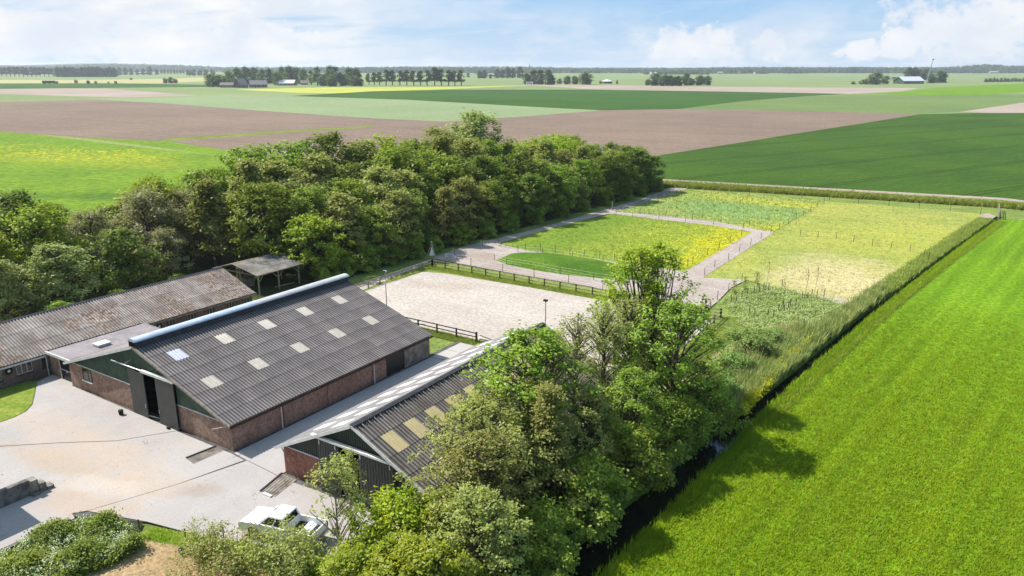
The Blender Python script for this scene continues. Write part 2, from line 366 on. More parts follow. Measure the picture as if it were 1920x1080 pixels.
def roofmat(name, c, dirt, moss=None, moss_amt=0., rough=.9, ribs=0.):
    m, nt, b = newmat(name); P = nt.pos(); oi = nt.new('ShaderNodeObjectInfo').outputs['Random']
    col = nt.mix(nt.ss(nt.noise(P, .5, 6, .65), .3, .7), dirt, c)
    st = nt.noise(nt.mapping(P, (.35, 2.2, .35)), 2.2, 6, .7)                 # run-off streaks down the slope
    col = nt.mix(nt.math('MULTIPLY', nt.ss(st, .45, .75), .5), col, tuple(x * 1.45 for x in c))
    if moss:
        f = nt.math('MULTIPLY', nt.ss(nt.noise(P, .16, 3, .6), .36, .60), nt.ss(nt.noise(P, 2.6, 6, .75), .46, .58))
        col = nt.mix(nt.math('MULTIPLY', f, moss_amt), col, moss)
        f2 = nt.ss(nt.noise(P, 4.5, 5, .8), .60, .68)
        col = nt.mix(nt.math('MULTIPLY', f2, .6), col, (.06, .05, .04))
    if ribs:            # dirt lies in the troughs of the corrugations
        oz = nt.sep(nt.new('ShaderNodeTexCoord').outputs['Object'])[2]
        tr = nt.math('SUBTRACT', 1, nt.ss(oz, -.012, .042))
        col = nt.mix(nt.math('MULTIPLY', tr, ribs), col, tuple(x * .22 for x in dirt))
    hs = nt.new('ShaderNodeHueSaturation'); nt.put(hs.inputs['Value'], nt.math('ADD', .87, nt.math('MULTIPLY', oi, .26))); nt.put(hs.inputs['Color'], col)
    nt.put(b.inputs['Base Color'], hs.outputs[0]); b.inputs['Roughness'].default_value = rough; bump(nt, b, nt.noise(P, 12, 5), .25, .01)
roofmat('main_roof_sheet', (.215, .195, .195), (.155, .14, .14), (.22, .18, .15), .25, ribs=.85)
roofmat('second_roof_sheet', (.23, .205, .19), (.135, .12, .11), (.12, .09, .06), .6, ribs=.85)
roofmat('second_roof_sheet_pale', (.185, .18, .18), (.13, .125, .13), (.3, .22, .16), .2, .6)
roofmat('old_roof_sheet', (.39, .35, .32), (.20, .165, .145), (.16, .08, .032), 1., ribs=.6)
roofmat('carport_roof_sheet', (.20, .19, .18), (.06, .055, .05), (.26, .18, .03), 1.)
roofmat('bitumen', (.24, .215, .225), (.16, .14, .15), (.34, .31, .3), .5, .8)
def skl(name, c, tr=.0):
    m, nt, b = newmat(name); P = nt.pos()
    nt.put(b.inputs['Base Color'], nt.mix(nt.ss(nt.noise(P, 1.5, 5, .7), .35, .7), tuple(x * .8 for x in c), c)); b.inputs['Roughness'].default_value = .35; b.inputs['Specular IOR Level'].default_value = .4
skl('skylight_cream', (.36, .33, .285)); skl('skylight_blue', (.36, .39, .52)); skl('skylight_yellow', (.46, .38, .20)); skl('skylight_white', (.60, .61, .64)); skl('dome_plastic', (.42, .48, .58)); skl('dome_plastic_pale', (.46, .46, .47))
def brickmat(name, c1, c2, mortar, soot=.5):
    m, nt, b = newmat(name); P = nt.pos(); x, y, z = nt.sep(P)
    v = nt.comb(nt.math('ADD', x, y), z, 0)
    br = nt.new('ShaderNodeTexBrick'); nt.put(br.inputs['Vector'], v); br.inputs['Scale'].default_value = 1
    br.inputs['Brick Width'].default_value = .22; br.inputs['Row Height'].default_value = .068; br.inputs['Mortar Size'].default_value = .009
    nt.put(br.inputs['Color1'], c1); nt.put(br.inputs['Color2'], c2); nt.put(br.inputs['Mortar'], mortar); br.inputs['Bias'].default_value = 0
    col = nt.mix(nt.math('MULTIPLY', nt.ss(nt.noise(P, .6, 5, .65), .4, .7), soot), br.outputs['Color'], tuple(q * .55 for q in c1))
    wall_foot = nt.math('SUBTRACT', 1, nt.ss(nt.math('ADD', z, nt.math('MULTIPLY', nt.noise(P, 1.2, 4), .9)), .3, 1.1))  # brown darkening towards the wall foot, ragged at its upper edge
    col = nt.mix(nt.math('MULTIPLY', wall_foot, .55), col, (.07, .055, .045))
    col = nt.mix(.8, col, nt.mix(nt.ss(nt.noise(P, 4, 7, .75), .3, .7), (.5, .5, .5), (1.5, 1.45, 1.4)), 'MULTIPLY')
    nt.put(b.inputs['Base Color'], col); b.inputs['Roughness'].default_value = .95
    bump(nt, b, nt.math('ADD', nt.math('MULTIPLY', br.outputs['Fac'], -1), nt.math('MULTIPLY', nt.noise(P, 9, 4), .6)), .6, .015)
brickmat('brown_brick', (.30, .175, .125), (.24, .14, .105), (.26, .23, .2)); brickmat('red_brick', (.30, .11, .075), (.24, .095, .07), (.22, .17, .14)); brickmat('purple_brick', (.19, .12, .105), (.15, .095, .09), (.2, .18, .16))
flat('grey_render', (.24, .21, .18), .95, .3, 1.2); flat('green_cladding', (.052, .095, .062), .5, .2, 1.5, spec=.35); flat('dark_cladding', (.028, .042, .034), .5, .2, 1.5, spec=.35)
flat('door_paint', (.043, .046, .046), .5, .15, 1.5, spec=.4); flat('black_paint', (.012, .012, .014), .45, .2, 2, spec=.4); flat('white_trim', (.62, .61, .59), .55, .1, 2); flat('cream_trim', (.50, .44, .34), .7, .15, 2)
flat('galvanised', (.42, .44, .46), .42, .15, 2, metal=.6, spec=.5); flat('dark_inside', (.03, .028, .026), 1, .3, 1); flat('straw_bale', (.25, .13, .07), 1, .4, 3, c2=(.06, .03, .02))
flat('grey_timber', (.30, .26, .21), .9, .25, 3); flat('brown_timber', (.115, .085, .06), .9, .3, 4); flat('pale_timber', (.37, .31, .2), .9, .25, 4); flat('dark_post', (.06, .045, .035), .9, .3, 5)
flat('ridge_tile', (.04, .042, .05), .8, .2, 2); flat('wall_concrete', (.17, .155, .14), .95, .35, 1.3, bmp=.5); flat('block_concrete', (.24, .22, .19), .95, .3, 2, bmp=.5); flat('rubber', (.014, .014, .014), .75, .2, 4); flat('red_plastic', (.45, .09, .04), .6)
flat('white_paint', (.80, .80, .82), .25, .02, 1, spec=.5); flat('white_cloth', (.75, .74, .72), .9, .08, 2); flat('tyre', (.02, .02, .02), .85); flat('chrome', (.5, .5, .52), .25, .1, metal=1); flat('lamp_red', (.35, .02, .01), .3); flat('plate_yellow', (.6, .42, .02), .5)
m, nt, b = newmat('glass'); b.inputs['Base Color'].default_value = (.02, .024, .028, 1); b.inputs['Roughness'].default_value = .08; b.inputs['Specular IOR Level'].default_value = .6
m, nt, b = newmat('bark'); P = nt.pos(); nt.put(b.inputs['Base Color'], nt.mix(nt.ss(nt.noise(nt.mapping(P, (1, 1, .25)), 6, 6, .7), .35, .65), (.045, .035, .027), (.13, .11, .085))); b.inputs['Roughness'].default_value = 1
bump(nt, b, nt.noise(nt.mapping(P, (1, 1, .2)), 9, 5), .6, .03)
flat('pale_bark', (.26, .22, .17), .95, .3, 5)
leafmat('leaf_olive', (0.35, 0.371, 0.096), (0.243, 0.269, 0.0666)); leafmat('leaf_green', (0.256, 0.346, 0.0384), (0.173, 0.256, 0.0307)); leafmat('leaf_dark', (0.16, 0.224, 0.032), (0.109, 0.16, 0.0256))
leafmat('leaf_fresh', (0.32, 0.41, 0.032), (0.218, 0.307, 0.0256)); leafmat('leaf_yellow', (0.363, 0.407, 0.0165), (0.209, 0.297, 0.0165)); leafmat('leaf_grey', (0.358, 0.397, 0.128), (0.256, 0.301, 0.0896)); leafmat('leaf_brown', (0.334, 0.3, 0.144), (0.23, 0.213, 0.0938))
leafmat('leaf_far', (.07, .10, .035), (.05, .078, .03)); leafmat('leaf_far_light', (.10, .14, .04), (.075, .11, .034))
leafmat('blade_meadow', (.245, .365, .010), (.155, .260, .008), .3, .78, math.pi / 2 - .125); leafmat('blade_reed', (.42, .52, .19), (.28, .39, .12), .45, .75); leafmat('blade_rough', (.31, .36, .08), (.21, .27, .055), .4, .7)
leafmat('blade_dry', (.5, .44, .22), (.36, .33, .13), .35, .7); leafmat('blade_paddock', (.22, .27, .05), (.15, .215, .035), .3, .7); leafmat('bramble_leaf', (.27, .36, .06), (.16, .25, .045), .35, .4); leafmat('weed_blue', (.38, .43, .19), (.27, .33, .12), .4, .7); leafmat('leaf_elder', (.25, .36, .10), (.17, .27, .07), .4, .4); leafmat('flower_yellow', (.52, .60, .01), (.42, .50, .01), .3, .6)
leafmat('bramble_pale', (.55, .60, .38), (.36, .44, .22), .3, .55)

# ================================================================ ground, fields, ditch
def xd(y):        # ditch centre line
    return float(np.interp(y, [-120, 20, 33, 46, 61, 94, 135, 174], [-27, -18.6, -17.7, -16.35, -14.9, -11.1, -5.3, .6]))
def hw(y): return float(np.interp(y, [-120, 40, 52, 62, 94, 174], [1.9, 1.75, 1.35, 1.0, .75, .6]))
ys = [-120, -60, -20, 10, 20, 27, 33, 40, 46, 52, 57, 61, 70, 80, 94, 108, 121, 135, 150, 163, 174]
left_edge = [(xd(y) - hw(y), y) for y in ys]; right_edge = [(xd(y) + hw(y), y) for y in ys]
hole = left_edge + right_edge[::-1]
def sheet_hole(outer, hole, z):
    P = [[Vector((*p, 0)) for p in outer], [Vector((*p, 0)) for p in hole]]; vv = [(*p, z) for p in outer] + [(*p, z) for p in hole]
    m = MB(); fs = []
    for t in tessellate_polygon(P):
        a, b, c = (Vector(vv[i]) for i in t); fs.append(t if (b - a).cross(c - a).z > 0 else t[::-1])
    return m.add(vv, fs)
tag(sheet_hole([(-420, -125), (260, -125), (260, 420), (-420, 420)], hole, 0).build('ground', 'rough_grass'), kind='structure')
RG = 9000
m = MB(); q = [(-420, -125), (260, -125), (260, 420), (-420, 420)]; Q8 = [(-RG, -RG), (RG, -RG), (RG, RG), (-RG, RG)]
m.add([(*p, 0) for p in q] + [(*p, 0) for p in Q8], [(0, 4, 5, 1), (1, 5, 6, 2), (2, 6, 7, 3), (3, 7, 4, 0)])
tag(m.build('countryside', 'far_farmland'), kind='structure')
m = MB(); n = len(ys)
vs = []; fs = []
prof = [(-1, 0), (-.72, -.55), (-.6, -.95), (.6, -.95), (.74, -.5), (1, 0)]
for y in ys:
    for u, z in prof: vs.append((xd(y) + u * hw(y), y, z))
for i in range(n - 1):
    for k in range(5): fs.append((i * 6 + k, i * 6 + k + 1, (i + 1) * 6 + k + 1, (i + 1) * 6 + k))
fs += [tuple(range(6)), tuple(range((n - 1) * 6, n * 6))[::-1]]
tag(m.add(vs, fs).build('ditch_bank', 'bank_grass'), kind='structure')
m = MB()
m.add([(xd(y) + u * hw(y) * .71, y, -.62) for y in ys for u in (-1, 1)], [(2 * i, 2 * i + 1, 2 * i + 3, 2 * i + 2) for i in range(n - 1)])
tag(m.build('ditch_water', 'ditch_water'), kind='structure')
_z = [0.]
def land(name, mat, pts, world=False):
    _z[0] += .004
    P = pts if world else GP(*pts)
    return tag(MB().sheet(P, _z[0]).build(name, mat), kind='structure')
# distant farmland, far to near
land('green_pasture', 'pasture', [(-60, 139), (700, 142), (1990, 140), (1990, 190), (1500, 186), (900, 178), (-60, 192)])
land('green_strip', 'mid_crop', [(-60, 157), (200, 156), (395, 159), (395, 163), (180, 165), (-60, 167)])
land('stubble_strip', 'dry_pasture', [(-60, 149.5), (130, 150), (310, 148), (388, 145), (388, 152), (300, 156), (-60, 156)])
land('pale_ploughed_strip', 'pale_soil', [(-60, 168), (120, 165.5), (200, 166), (372, 179), (230, 183), (0, 176), (-60, 176)])
land('buttercup_strip', 'buttercup_field', [(440, 168), (620, 163.5), (850, 163), (1000, 160), (860, 166), (740, 172), (620, 175), (560, 174)])
land('fallow_strip', 'pale_soil', [(975, 158), (1080, 159), (1250, 162), (1500, 163.5), (1722, 165), (1690, 171), (1590, 176), (1380, 172), (1100, 167)])
land('dark_crop_strip', 'mid_crop', [(545, 180), (700, 171), (830, 168), (1100, 168), (1400, 172.5), (1590, 176), (1500, 181), (1390, 190), (1272, 204.5), (1130, 207), (1000, 200.5), (760, 187)])
land('young_grain_field', 'young_grain', [(170, 185), (300, 182), (420, 177), (545, 180), (760, 187), (1000, 200.5), (1130, 207), (1000, 217), (830, 228), (700, 222), (480, 207)])
land('east_grain_field', 'grain_east', [(1272, 204.5), (1390, 190), (1500, 181), (1600, 177), (1700, 178), (1990, 176), (1990, 186), (1800, 209), (1720, 214), (1500, 208)])
land('east_meadow_strip', 'bright_meadow', [(1690, 172), (1760, 164), (1990, 153), (1990, 168), (1850, 178), (1700, 178), (1630, 176)])
land('pale_ploughed_field', 'pale_soil', [(1798, 210), (1990, 182), (1990, 215), (1900, 214)])
land('ploughed_field', 'ploughed_soil', [(-200, 190), (0, 191), (170, 187), (300, 193), (480, 207), (700, 222), (830, 228), (1000, 217), (1130, 207), (1272, 204.5), (1500, 208), (1725, 214), (1233, 292), (900, 310), (480, 290), (310, 264), (230, 264), (0, 248), (-200, 240)])
land('field_boundary_track', 'verge_grass', [(300, 261), (420, 253), (560, 243), (700, 236), (700, 239), (560, 247), (420, 257.5), (310, 266)])
land('dark_crop_field', 'dark_crop', [(1233, 292), (1725, 214.5), (1830, 212), (2150, 212), (2300, 420), (1880, 372), (1250, 336.5), (1180, 330)])
land('farm_track', 'pale_soil', [(1225, 334), (1250, 336.5), (1880, 371.5), (2300, 420), (2300, 428), (1880, 375.5), (1250, 341), (1220, 339)])
land('left_meadow', 'left_meadow', [(-900, 246), (0, 247), (140, 257), (300, 265), (480, 290), (700, 330), (560, 420), (250, 480), (0, 520), (-700, 640)])
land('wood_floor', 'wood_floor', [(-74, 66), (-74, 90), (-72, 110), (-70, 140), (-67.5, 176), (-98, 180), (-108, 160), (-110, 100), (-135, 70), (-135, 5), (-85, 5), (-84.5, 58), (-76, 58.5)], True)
yb = ys[4:-1]
land('bright_meadow', 'bright_meadow', [(xd(y) + hw(y) + .25, y) for y in (-60, -20, 10, 20, 33, 46, 61, 80, 94, 121, 150, 172)] + [(60, 183), (220, 205), (240, -60)], True)
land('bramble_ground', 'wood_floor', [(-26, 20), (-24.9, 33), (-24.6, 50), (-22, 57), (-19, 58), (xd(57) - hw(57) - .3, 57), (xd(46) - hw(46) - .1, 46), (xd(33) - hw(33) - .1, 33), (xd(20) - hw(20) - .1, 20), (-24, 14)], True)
# paddocks
land('dry_paddock', 'dry_paddock_grass', [(1318, 522), (1448, 437), (1552, 378), (1835, 401), (1850, 412), (1740, 492), (1600, 580), (1545, 562), (1450, 540), (1400, 526)])
land('far_paddock', 'far_paddock_grass', [(1152, 398), (1215, 372), (1262, 354), (1400, 364), (1552, 378), (1448, 436), (1345, 417), (1245, 405)])
land('inner_paddock', 'paddock_grass', [(930, 462), (1040, 426), (1150, 401), (1240, 413), (1340, 424), (1416, 436), (1282, 512), (1160, 497), (985, 472)])
land('arena_verge', 'verge_grass', [(-71.5, 60), (-25.5, 60), (-23.9, 62), (-23.4, 66), (-23.6, 72), (-22.6, 78), (-22.8, 84.0), (-24, 84.6), (-70.5, 84.6)], True)
land('arena_sand', 'arena_sand', [(-67, 61.7), (-63, 61.3), (-50, 61.6), (-25.2, 61.7), (-25.3, 81.5), (-35, 81.6), (-50, 81.7), (-64, 81.2), (-67.2, 80.2), (-67.6, 72)], True)
land('sand_track', 'path_sand', [(600, 552), (640, 546), (720, 519), (800, 489), (870, 463), (1000, 432), (1130, 395), (1200, 375), (1260, 352), (1300, 350), (1242, 371), (1152, 399), (1040, 427), (935, 458), (900, 478), (816, 487), (740, 520), (655, 556)])
land('cross_track', 'path_sand', [(1140, 402), (1152, 398), (1245, 405), (1345, 417), (1450, 437), (1414, 437), (1340, 424), (1240, 413), (1150, 402)])
land('slanting_track', 'path_sand', [(1280, 513), (1413, 434), (1450, 434), (1449, 438), (1318, 522), (1300, 530), (1270, 522)])
land('sand_apron', 'path_sand', [(800, 489), (870, 470), (935, 458), (985, 470), (1160, 494), (1282, 510), (1318, 522), (1400, 526), (1370, 541), (1345, 567), (1312, 594), (1262, 581), (1110, 539), (950, 512), (816, 487)])
land('sapling_bed', 'rough_grass', [(1345, 567), (1400, 540), (1440, 538), (1545, 562), (1600, 580), (1500, 660), (1400, 640), (1330, 600)])
land('stone_patch', 'pale_soil', [(1834, 404), (1850, 401), (1868, 406), (1860, 412), (1848, 411)])
# farmyard
yard = land('farmyard', 'concrete_dark', [(-72.6, 31.9), (-68.3, 31.9), (-68.3, 32.2), (-45.9, 32.2), (-45.9, 60), (-39, 60), (-39, 32.2), (-25, 32.2), (-25, 27), (-31, 26.4), (-34, 25.1), (-38, 23.6), (-42.5, 22.6), (-47.3, 20.3), (-47.2, 12), (-47.2, 0), (-63, 0), (-64, 19), (-68, 24.5), (-69.5, 28), (-71.8, 30.5)], True)
_z[0] += .03
yz = _z[0]
def slab(pts, mat='yard_concrete'):
    c = Vector((sum(p[0] for p in pts) / len(pts), sum(p[1] for p in pts) / len(pts)))
    return MB().prism(pts, yz - .02, yz + .02).build('concrete_slab', mat, yard)
L1 = [(-64, 20.1), (-60.8, 22.7), (-58, 25.1), (-54.6, 27.7), (-52.2, 31.25)]      # casting joints
L2 = [(-47.6, 20.3), (-46.9, 21.2), (-44.9, 26.4), (-43.6, 31.2)]
e = .03
LE = [tuple(q) for q in GP((70, 720), (67, 740), (62, 762), (50, 775), (28, 786), (0, 796), (-70, 818))]
slab([(-72.5, 31.85)] + LE + [(-64, 20.4)] + L1[0:0] + [(x - e, y + e) for x, y in L1[1:]] + [(-68.3, 31.45), (-68.3, 31.85)])
slab([(-64, 0)] + [(-47.0, 0), (-46.6, 12), (-46.75, 20.3), (-47.45, 20.5)] + [(x - e, y) for x, y in L2[1:-1]] + [(-43.8, 31.1), (-45.4, 31.25)] + [(x + e, y - e) for x, y in L1[::-1]])
slab([(x + e, y) for x, y in L2[1:]] + [(-43.0, 31.15), (-39.3, 30.9), (-36, 31.1), (-25, 31.15), (-25, 27), (-31, 26.4), (-34, 25.1), (-38, 23.6), (-42.5, 22.6)])
slab([(-45.3, 31.4), (-43.65, 31.25), (-39.95, 31.0), (-39.95, 54.9), (-45.3, 54.9)])
for i in range(3):
    for j in range(2): slab([(-45.3 + i * 2.05 + .02, 55 + j * 2.4 + .02), (-45.3 + (i + 1) * 2.05 - .02, 55 + j * 2.4 + .02), (-45.3 + (i + 1) * 2.05 - .02, 55 + (j + 1) * 2.4 - .02), (-45.3 + i * 2.05 + .02, 55 + (j + 1) * 2.4 - .02)], 'slab_concrete')
land('front_lawn', 'lawn', [(-72.8, 4), (-72.8, 29.9)] + [(x - .15, y) for x, y in LE] + [(-66, 12), (-66, 4)], True)
land('hay_paddock', 'hay_ground', [(-49, 8), (-41.3, 21.2), (-39, 22), (-36, 22.9), (-30, 24), (-27, 22), (-26, 5)], True)
land('yard_verge', 'lawn', [(-41.8, 22.5), (-38, 23.6), (-34, 25.1), (-31, 26.4), (-26, 27), (-26, 23), (-30, 24), (-36, 22.9), (-39, 22), (-41.5, 21.2)], True)
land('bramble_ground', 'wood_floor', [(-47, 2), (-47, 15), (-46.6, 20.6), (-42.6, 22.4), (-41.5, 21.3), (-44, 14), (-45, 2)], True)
# grassed earth mound between the tracks
mp = [(927, 489), (955, 476), (1000, 477), (1080, 487), (1150, 498), (1200, 507), (1210, 528), (1150, 527), (1060, 517), (1000, 508), (950, 498)]
mw = [Vector((*p, 0)) for p in GP(*mp)]; cx = sum((p for p in mw), Vector()) / len(mw)
vs = []; fs = []; nr = 6
for r in range(nr + 1):
    t = r / nr
    for p in mw:
        v = p.lerp(cx, t * .9); v.z = .02 + 1.15 * math.sin(min(1, t * 1.5) * math.pi / 2); vs.append(v)
k = len(mw)
for r in range(nr):
    for i in range(k): fs.append((r * k + i, (r + 1) * k + i, (r + 1) * k + (i + 1) % k, r * k + (i + 1) % k))
fs.append(tuple(nr * k + i for i in range(k))[::-1])
tag(MB().add(vs, fs).build('grass_mound', 'mound_grass', smooth=True), kind='structure')
# ================================================================ barns
def corr_sheet(name, w, L, waves, amp, lift=.022, over=.1, seg=4):
    """one corrugated sheet: x runs down the slope from 0 to L, y across from 0 to w"""
    n = waves * seg; V = []
    for x, dz in ((0, 0), (L + over, lift)):
        for i in range(n + 1): V.append((x, w * i / n, dz + amp * math.sin(2 * math.pi * i / seg)))
    # lower edge thickness so that the lap between rows casts its own line
    for i in range(n + 1): V.append((L + over, w * i / n, lift - .018 + amp * math.sin(2 * math.pi * i / seg)))
    F = [(i, n + 1 + i, n + 2 + i, i + 1) for i in range(n)] + [(n + 1 + i, 2 * n + 2 + i, 2 * n + 3 + i, n + 2 + i) for i in range(n)]
    me = bpy.data.meshes.new(name); me.from_pydata(V, [], F); me.update()
    return me
def roof(parent, xr, zr, side, sl, s_edges, y_edges, waves, amp, mat, skip=None, special=None, name='roof_sheet'):
    """rows of sheets on one slope; side +1 falls towards +x, -1 towards -x"""
    cache = {}
    o0 = parent.location
    for r in range(len(s_edges) - 1):
        for c in range(len(y_edges) - 1):
            L = s_edges[r + 1] - s_edges[r]; w = y_edges[c + 1] - y_edges[c]
            mm = mat; nm = name
            if special and (r, c) in special: mm = special[(r, c)]; nm = 'skylight'
            if mm is None: continue
            key = (round(L, 3), round(w, 3), mm)
            if key not in cache:
                me = corr_sheet(nm, w, L, max(2, round(waves * w / 1.1)), amp); me.materials.append(MATS[mm]); cache[key] = me
            o = bpy.data.objects.new(nm, cache[key]); COL.objects.link(o); o.parent = parent
            s0 = s_edges[r]
            jz = rnd.uniform(-.003, .003)
            if side > 0:
                o.location = (xr + s0 * math.cos(sl) - o0.x, y_edges[c] - o0.y, zr - s0 * math.sin(sl) - o0.z + jz); o.rotation_euler = (0, sl, 0)
            else:
                o.location = (xr - s0 * math.cos(sl) - o0.x, y_edges[c + 1] - o0.y, zr - s0 * math.sin(sl) - o0.z + jz); o.rotation_euler = (0, sl, math.pi)
def ribbed(parent, name, mat, x0, x1, y, zlo, zhi, pitch=.2, depth=.035, front=-1):
    """upright profiled cladding in the plane y, between the curves zlo(x) and zhi(x)"""
    n = max(1, int(round((x1 - x0) / pitch))); V = []; F = []; k = 0
    for i in range(n):
        a = x0 + (x1 - x0) * i / n; wv = (x1 - x0) / n
        for u, d in ((0, 0), (.45, 0), (.55, depth), (.9, depth), (1, 0)):
            x = a + wv * u; V += [(x, y + front * d, zlo(x)), (x, y + front * d, max(zlo(x), zhi(x)))]
        for j in range(4): F.append((k + 2 * j, k + 2 * j + 2, k + 2 * j + 3, k + 2 * j + 1))
        k += 10
    return MB().add(V, F).build(name, mat, parent)
def downpipe(parent, x, y, z1, out, mat='galvanised'):
    MB().tube([(x, y, z1), (x + out * .02, y, z1 - .15), (x + out * .02, y, .12), (x + out * .12, y, .05)], .045, 6).build('downpipe', mat, parent)
def floodlight_arm(parent, p, q):
    MB().tube([p, q], .025, 5).build('bracket', 'galvanised', parent)
def gable_barn(t, x0, x1, y0, y1, ze, zr, wallmat, opts):
    xc = (x0 + x1) / 2
# ---- main barn
T = thing('barn', 'long barn with dark corrugated roof, ten pale skylights and a white dome along its ridge', 'barn', (-57.05, 43.3, 0))
X0, X1, Y0, Y1, ZE, ZR, XC = -68.45, -45.65, 31.6, 55.1, 2.42, 6.28, -57.05
sl = math.atan2(ZR - ZE, X1 - XC)
def zroof(x): return ZR - abs(x - XC) * math.tan(sl)
w = .22
DX0, DX1 = -58.25, -52.05       # front doorway between the outer edges of the sliding leaves
MB().box(X0, DX0 + .3, Y0, Y0 + w, 0, 2.48).build('brick_wall', 'brown_brick', T)
MB().box(DX1 - .2, X1, Y0, Y0 + w, 0, 2.30).build('brick_wall', 'brown_brick', T)
for xa, xb in ((X0, DX0 + .3),):
    MB().box(xa, xb, Y0 - .05, Y0 + .1, 2.482, 2.54).build('flashing', 'white_trim', T)
MB().box(DX1 - .2, X1 - .5, Y0 - .05, Y0 + .1, 2.302, 2.35).build('flashing', 'white_trim', T)
ribbed(T, 'cladding', 'green_cladding', X0 + .02, DX0 + .3, Y0 + .05, lambda x: 2.54, lambda x: zroof(x) - .06)
ribbed(T, 'cladding', 'green_cladding', DX0 + .3, DX1 - .2, Y0 + .05, lambda x: 4.15, lambda x: zroof(x) - .06)
ribbed(T, 'cladding', 'green_cladding', DX1 - .2, X1 - .02, Y0 + .05, lambda x: min(2.35, zroof(x) - .06), lambda x: zroof(x) - .06)
MB().vprism([(X0, 0), (X1, 0), (X1, ZE - .1), (XC, ZR - .1), (X0, ZE - .1)], Y1 - w, Y1).build('rear_gable', 'brown_brick', T)
# long side towards the alley: brick bays between piers, a dark doorway, a rendered bay
o = MB(); o.box(X1 - w, X1, Y0 + w, 48.7, 0, ZE - .05); o.box(X1 - w, X1, 48.7, 51.3, 2.15, ZE - .05)
o.build('side_wall', 'brown_brick', T)
MB().box(X1 - w, X1 + .012, 51.3, Y1 - w, 0, ZE - .05).build('rendered_bay', 'grey_render', T)
for y in (36.6, 41.4, 46.9):
    MB().box(X1, X1 + .1, y - .12, y + .12, 0, ZE - .1).build('pier', 'brown_brick', T)
MB().box(X1 - .14, X1 - .05, 48.72, 51.28, 0, 2.14).build('side_door', 'black_paint', T)
MB().box(X0, X0 + w, Y0 + w, Y1 - w, 0, ZE - .05).build('side_wall', 'brown_brick', T)
MB().box(X0 + w, X1 - w, Y0 + w, Y1 - w, .02, .06).build('floor', 'dark_inside', T)
for y in (38, 44, 50): MB().box(XC - .1, XC + .1, y - .1, y + .1, .06, ZR - .3).build('inner_post', 'dark_inside', T)
# sliding doors on their rail
for a, b in ((-58.25, -56.1), (-54.5, -52.05)):
    d = MB().box(a, b, Y0 - .27, Y0 - .21, .04, 4.15).build('sliding_door', 'door_paint', T)
    MB().box(b - .2 if a < -57 else a + .08, b - .12 if a < -57 else a + .16, Y0 - .32, Y0 - .272, 1.1, 1.4).build('handle', 'galvanised', d)
MB().tube([(-60.7, Y0 - .2, 4.33), (-56.4, Y0 - .2, 4.33)], .06, 8).build('door_rail', 'galvanised', T)
MB().box(-56.35, -51.95, Y0 - .34, Y0 - .08, 4.24, 4.45).build('rail_cover', 'white_trim', T)
MB().tube([(-57.9, Y0 + .02, 4.95), (-57.2, Y0 - 1.0, 5.05)], .03, 6).build('lamp_arm', 'galvanised', T)
MB().tube([(-46.2, Y0 - .02, 2.05), (-46.5, Y0 - 1.0, 2.15)], .03, 6).build('bracket', 'white_trim', T)
# window in the front wall
f = MB(); f.box(-66.2, -64.75, Y0 - .05, Y0 - .005, 1.22, 1.3); f.box(-66.2, -64.75, Y0 - .05, Y0 - .005, 2.38, 2.45); f.box(-66.2, -66.12, Y0 - .05, Y0 - .005, 1.3, 2.38); f.box(-64.83, -64.75, Y0 - .05, Y0 - .005, 1.3, 2.38); f.box(-65.3, -65.23, Y0 - .05, Y0 - .005, 1.3, 2.38)
f = f.build('window', 'brown_timber', T); MB().box(-66.12, -64.83, Y0 - .03, Y0 - .01, 1.3, 2.38).build('pane', 'glass', f)
MB().box(-66.3, -64.65, Y0 - .14, Y0 - .003, 1.14, 1.215).build('sill', 'white_trim', f)
# roof
ye = [31.3, 31.84] + [31.84 + 1.135 * i for i in range(1, 21)] + [55.35]
se = [.44 + 1.47 * i for i in range(9)]
sp = {}
for i, c in enumerate((3, 7, 11, 15, 19)):
    sp[(1, c - 1)] = 'skylight_blue' if i == 0 else 'skylight_cream'; sp[(4, c - 1)] = 'skylight_cream'
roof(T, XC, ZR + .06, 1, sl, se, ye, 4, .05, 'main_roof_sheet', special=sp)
q = MB(); n = 132
for i in range(n):
    a, b = 31.3 + 24.05 * i / n, 31.3 + 24.05 * (i + 1) / n; zz = (.03, -.03)[i % 2]; z2 = (.03, -.03)[(i + 1) % 2]
    q.add([(XC - .44, a, ZR + .06 - .15 + zz), (XC - .44, b, ZR + .06 - .15 + z2), (X0 - .3, b, ZE - .04 + z2), (X0 - .3, a, ZE - .04 + zz)], [(0, 1, 2, 3)])
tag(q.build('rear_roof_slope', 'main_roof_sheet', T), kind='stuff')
for s_ in (-1, 1):
    xe = X1 + .3 if s_ > 0 else X0 - .3
    MB().bar((XC, 31.27, ZR - .03), (xe, 31.27, ZE - .12), .04, .2).build('verge_board', 'white_trim' if s_ < 0 else 'grey_timber', T)
MB().box(X1 + .2, X1 + .34, 31.3, 55.35, ZE - .28, ZE - .16).build('gutter', 'dark_post', T)
for y in (36.2, 46.9): downpipe(T, X1 + .16, y, ZE - .25, 1, 'white_trim')
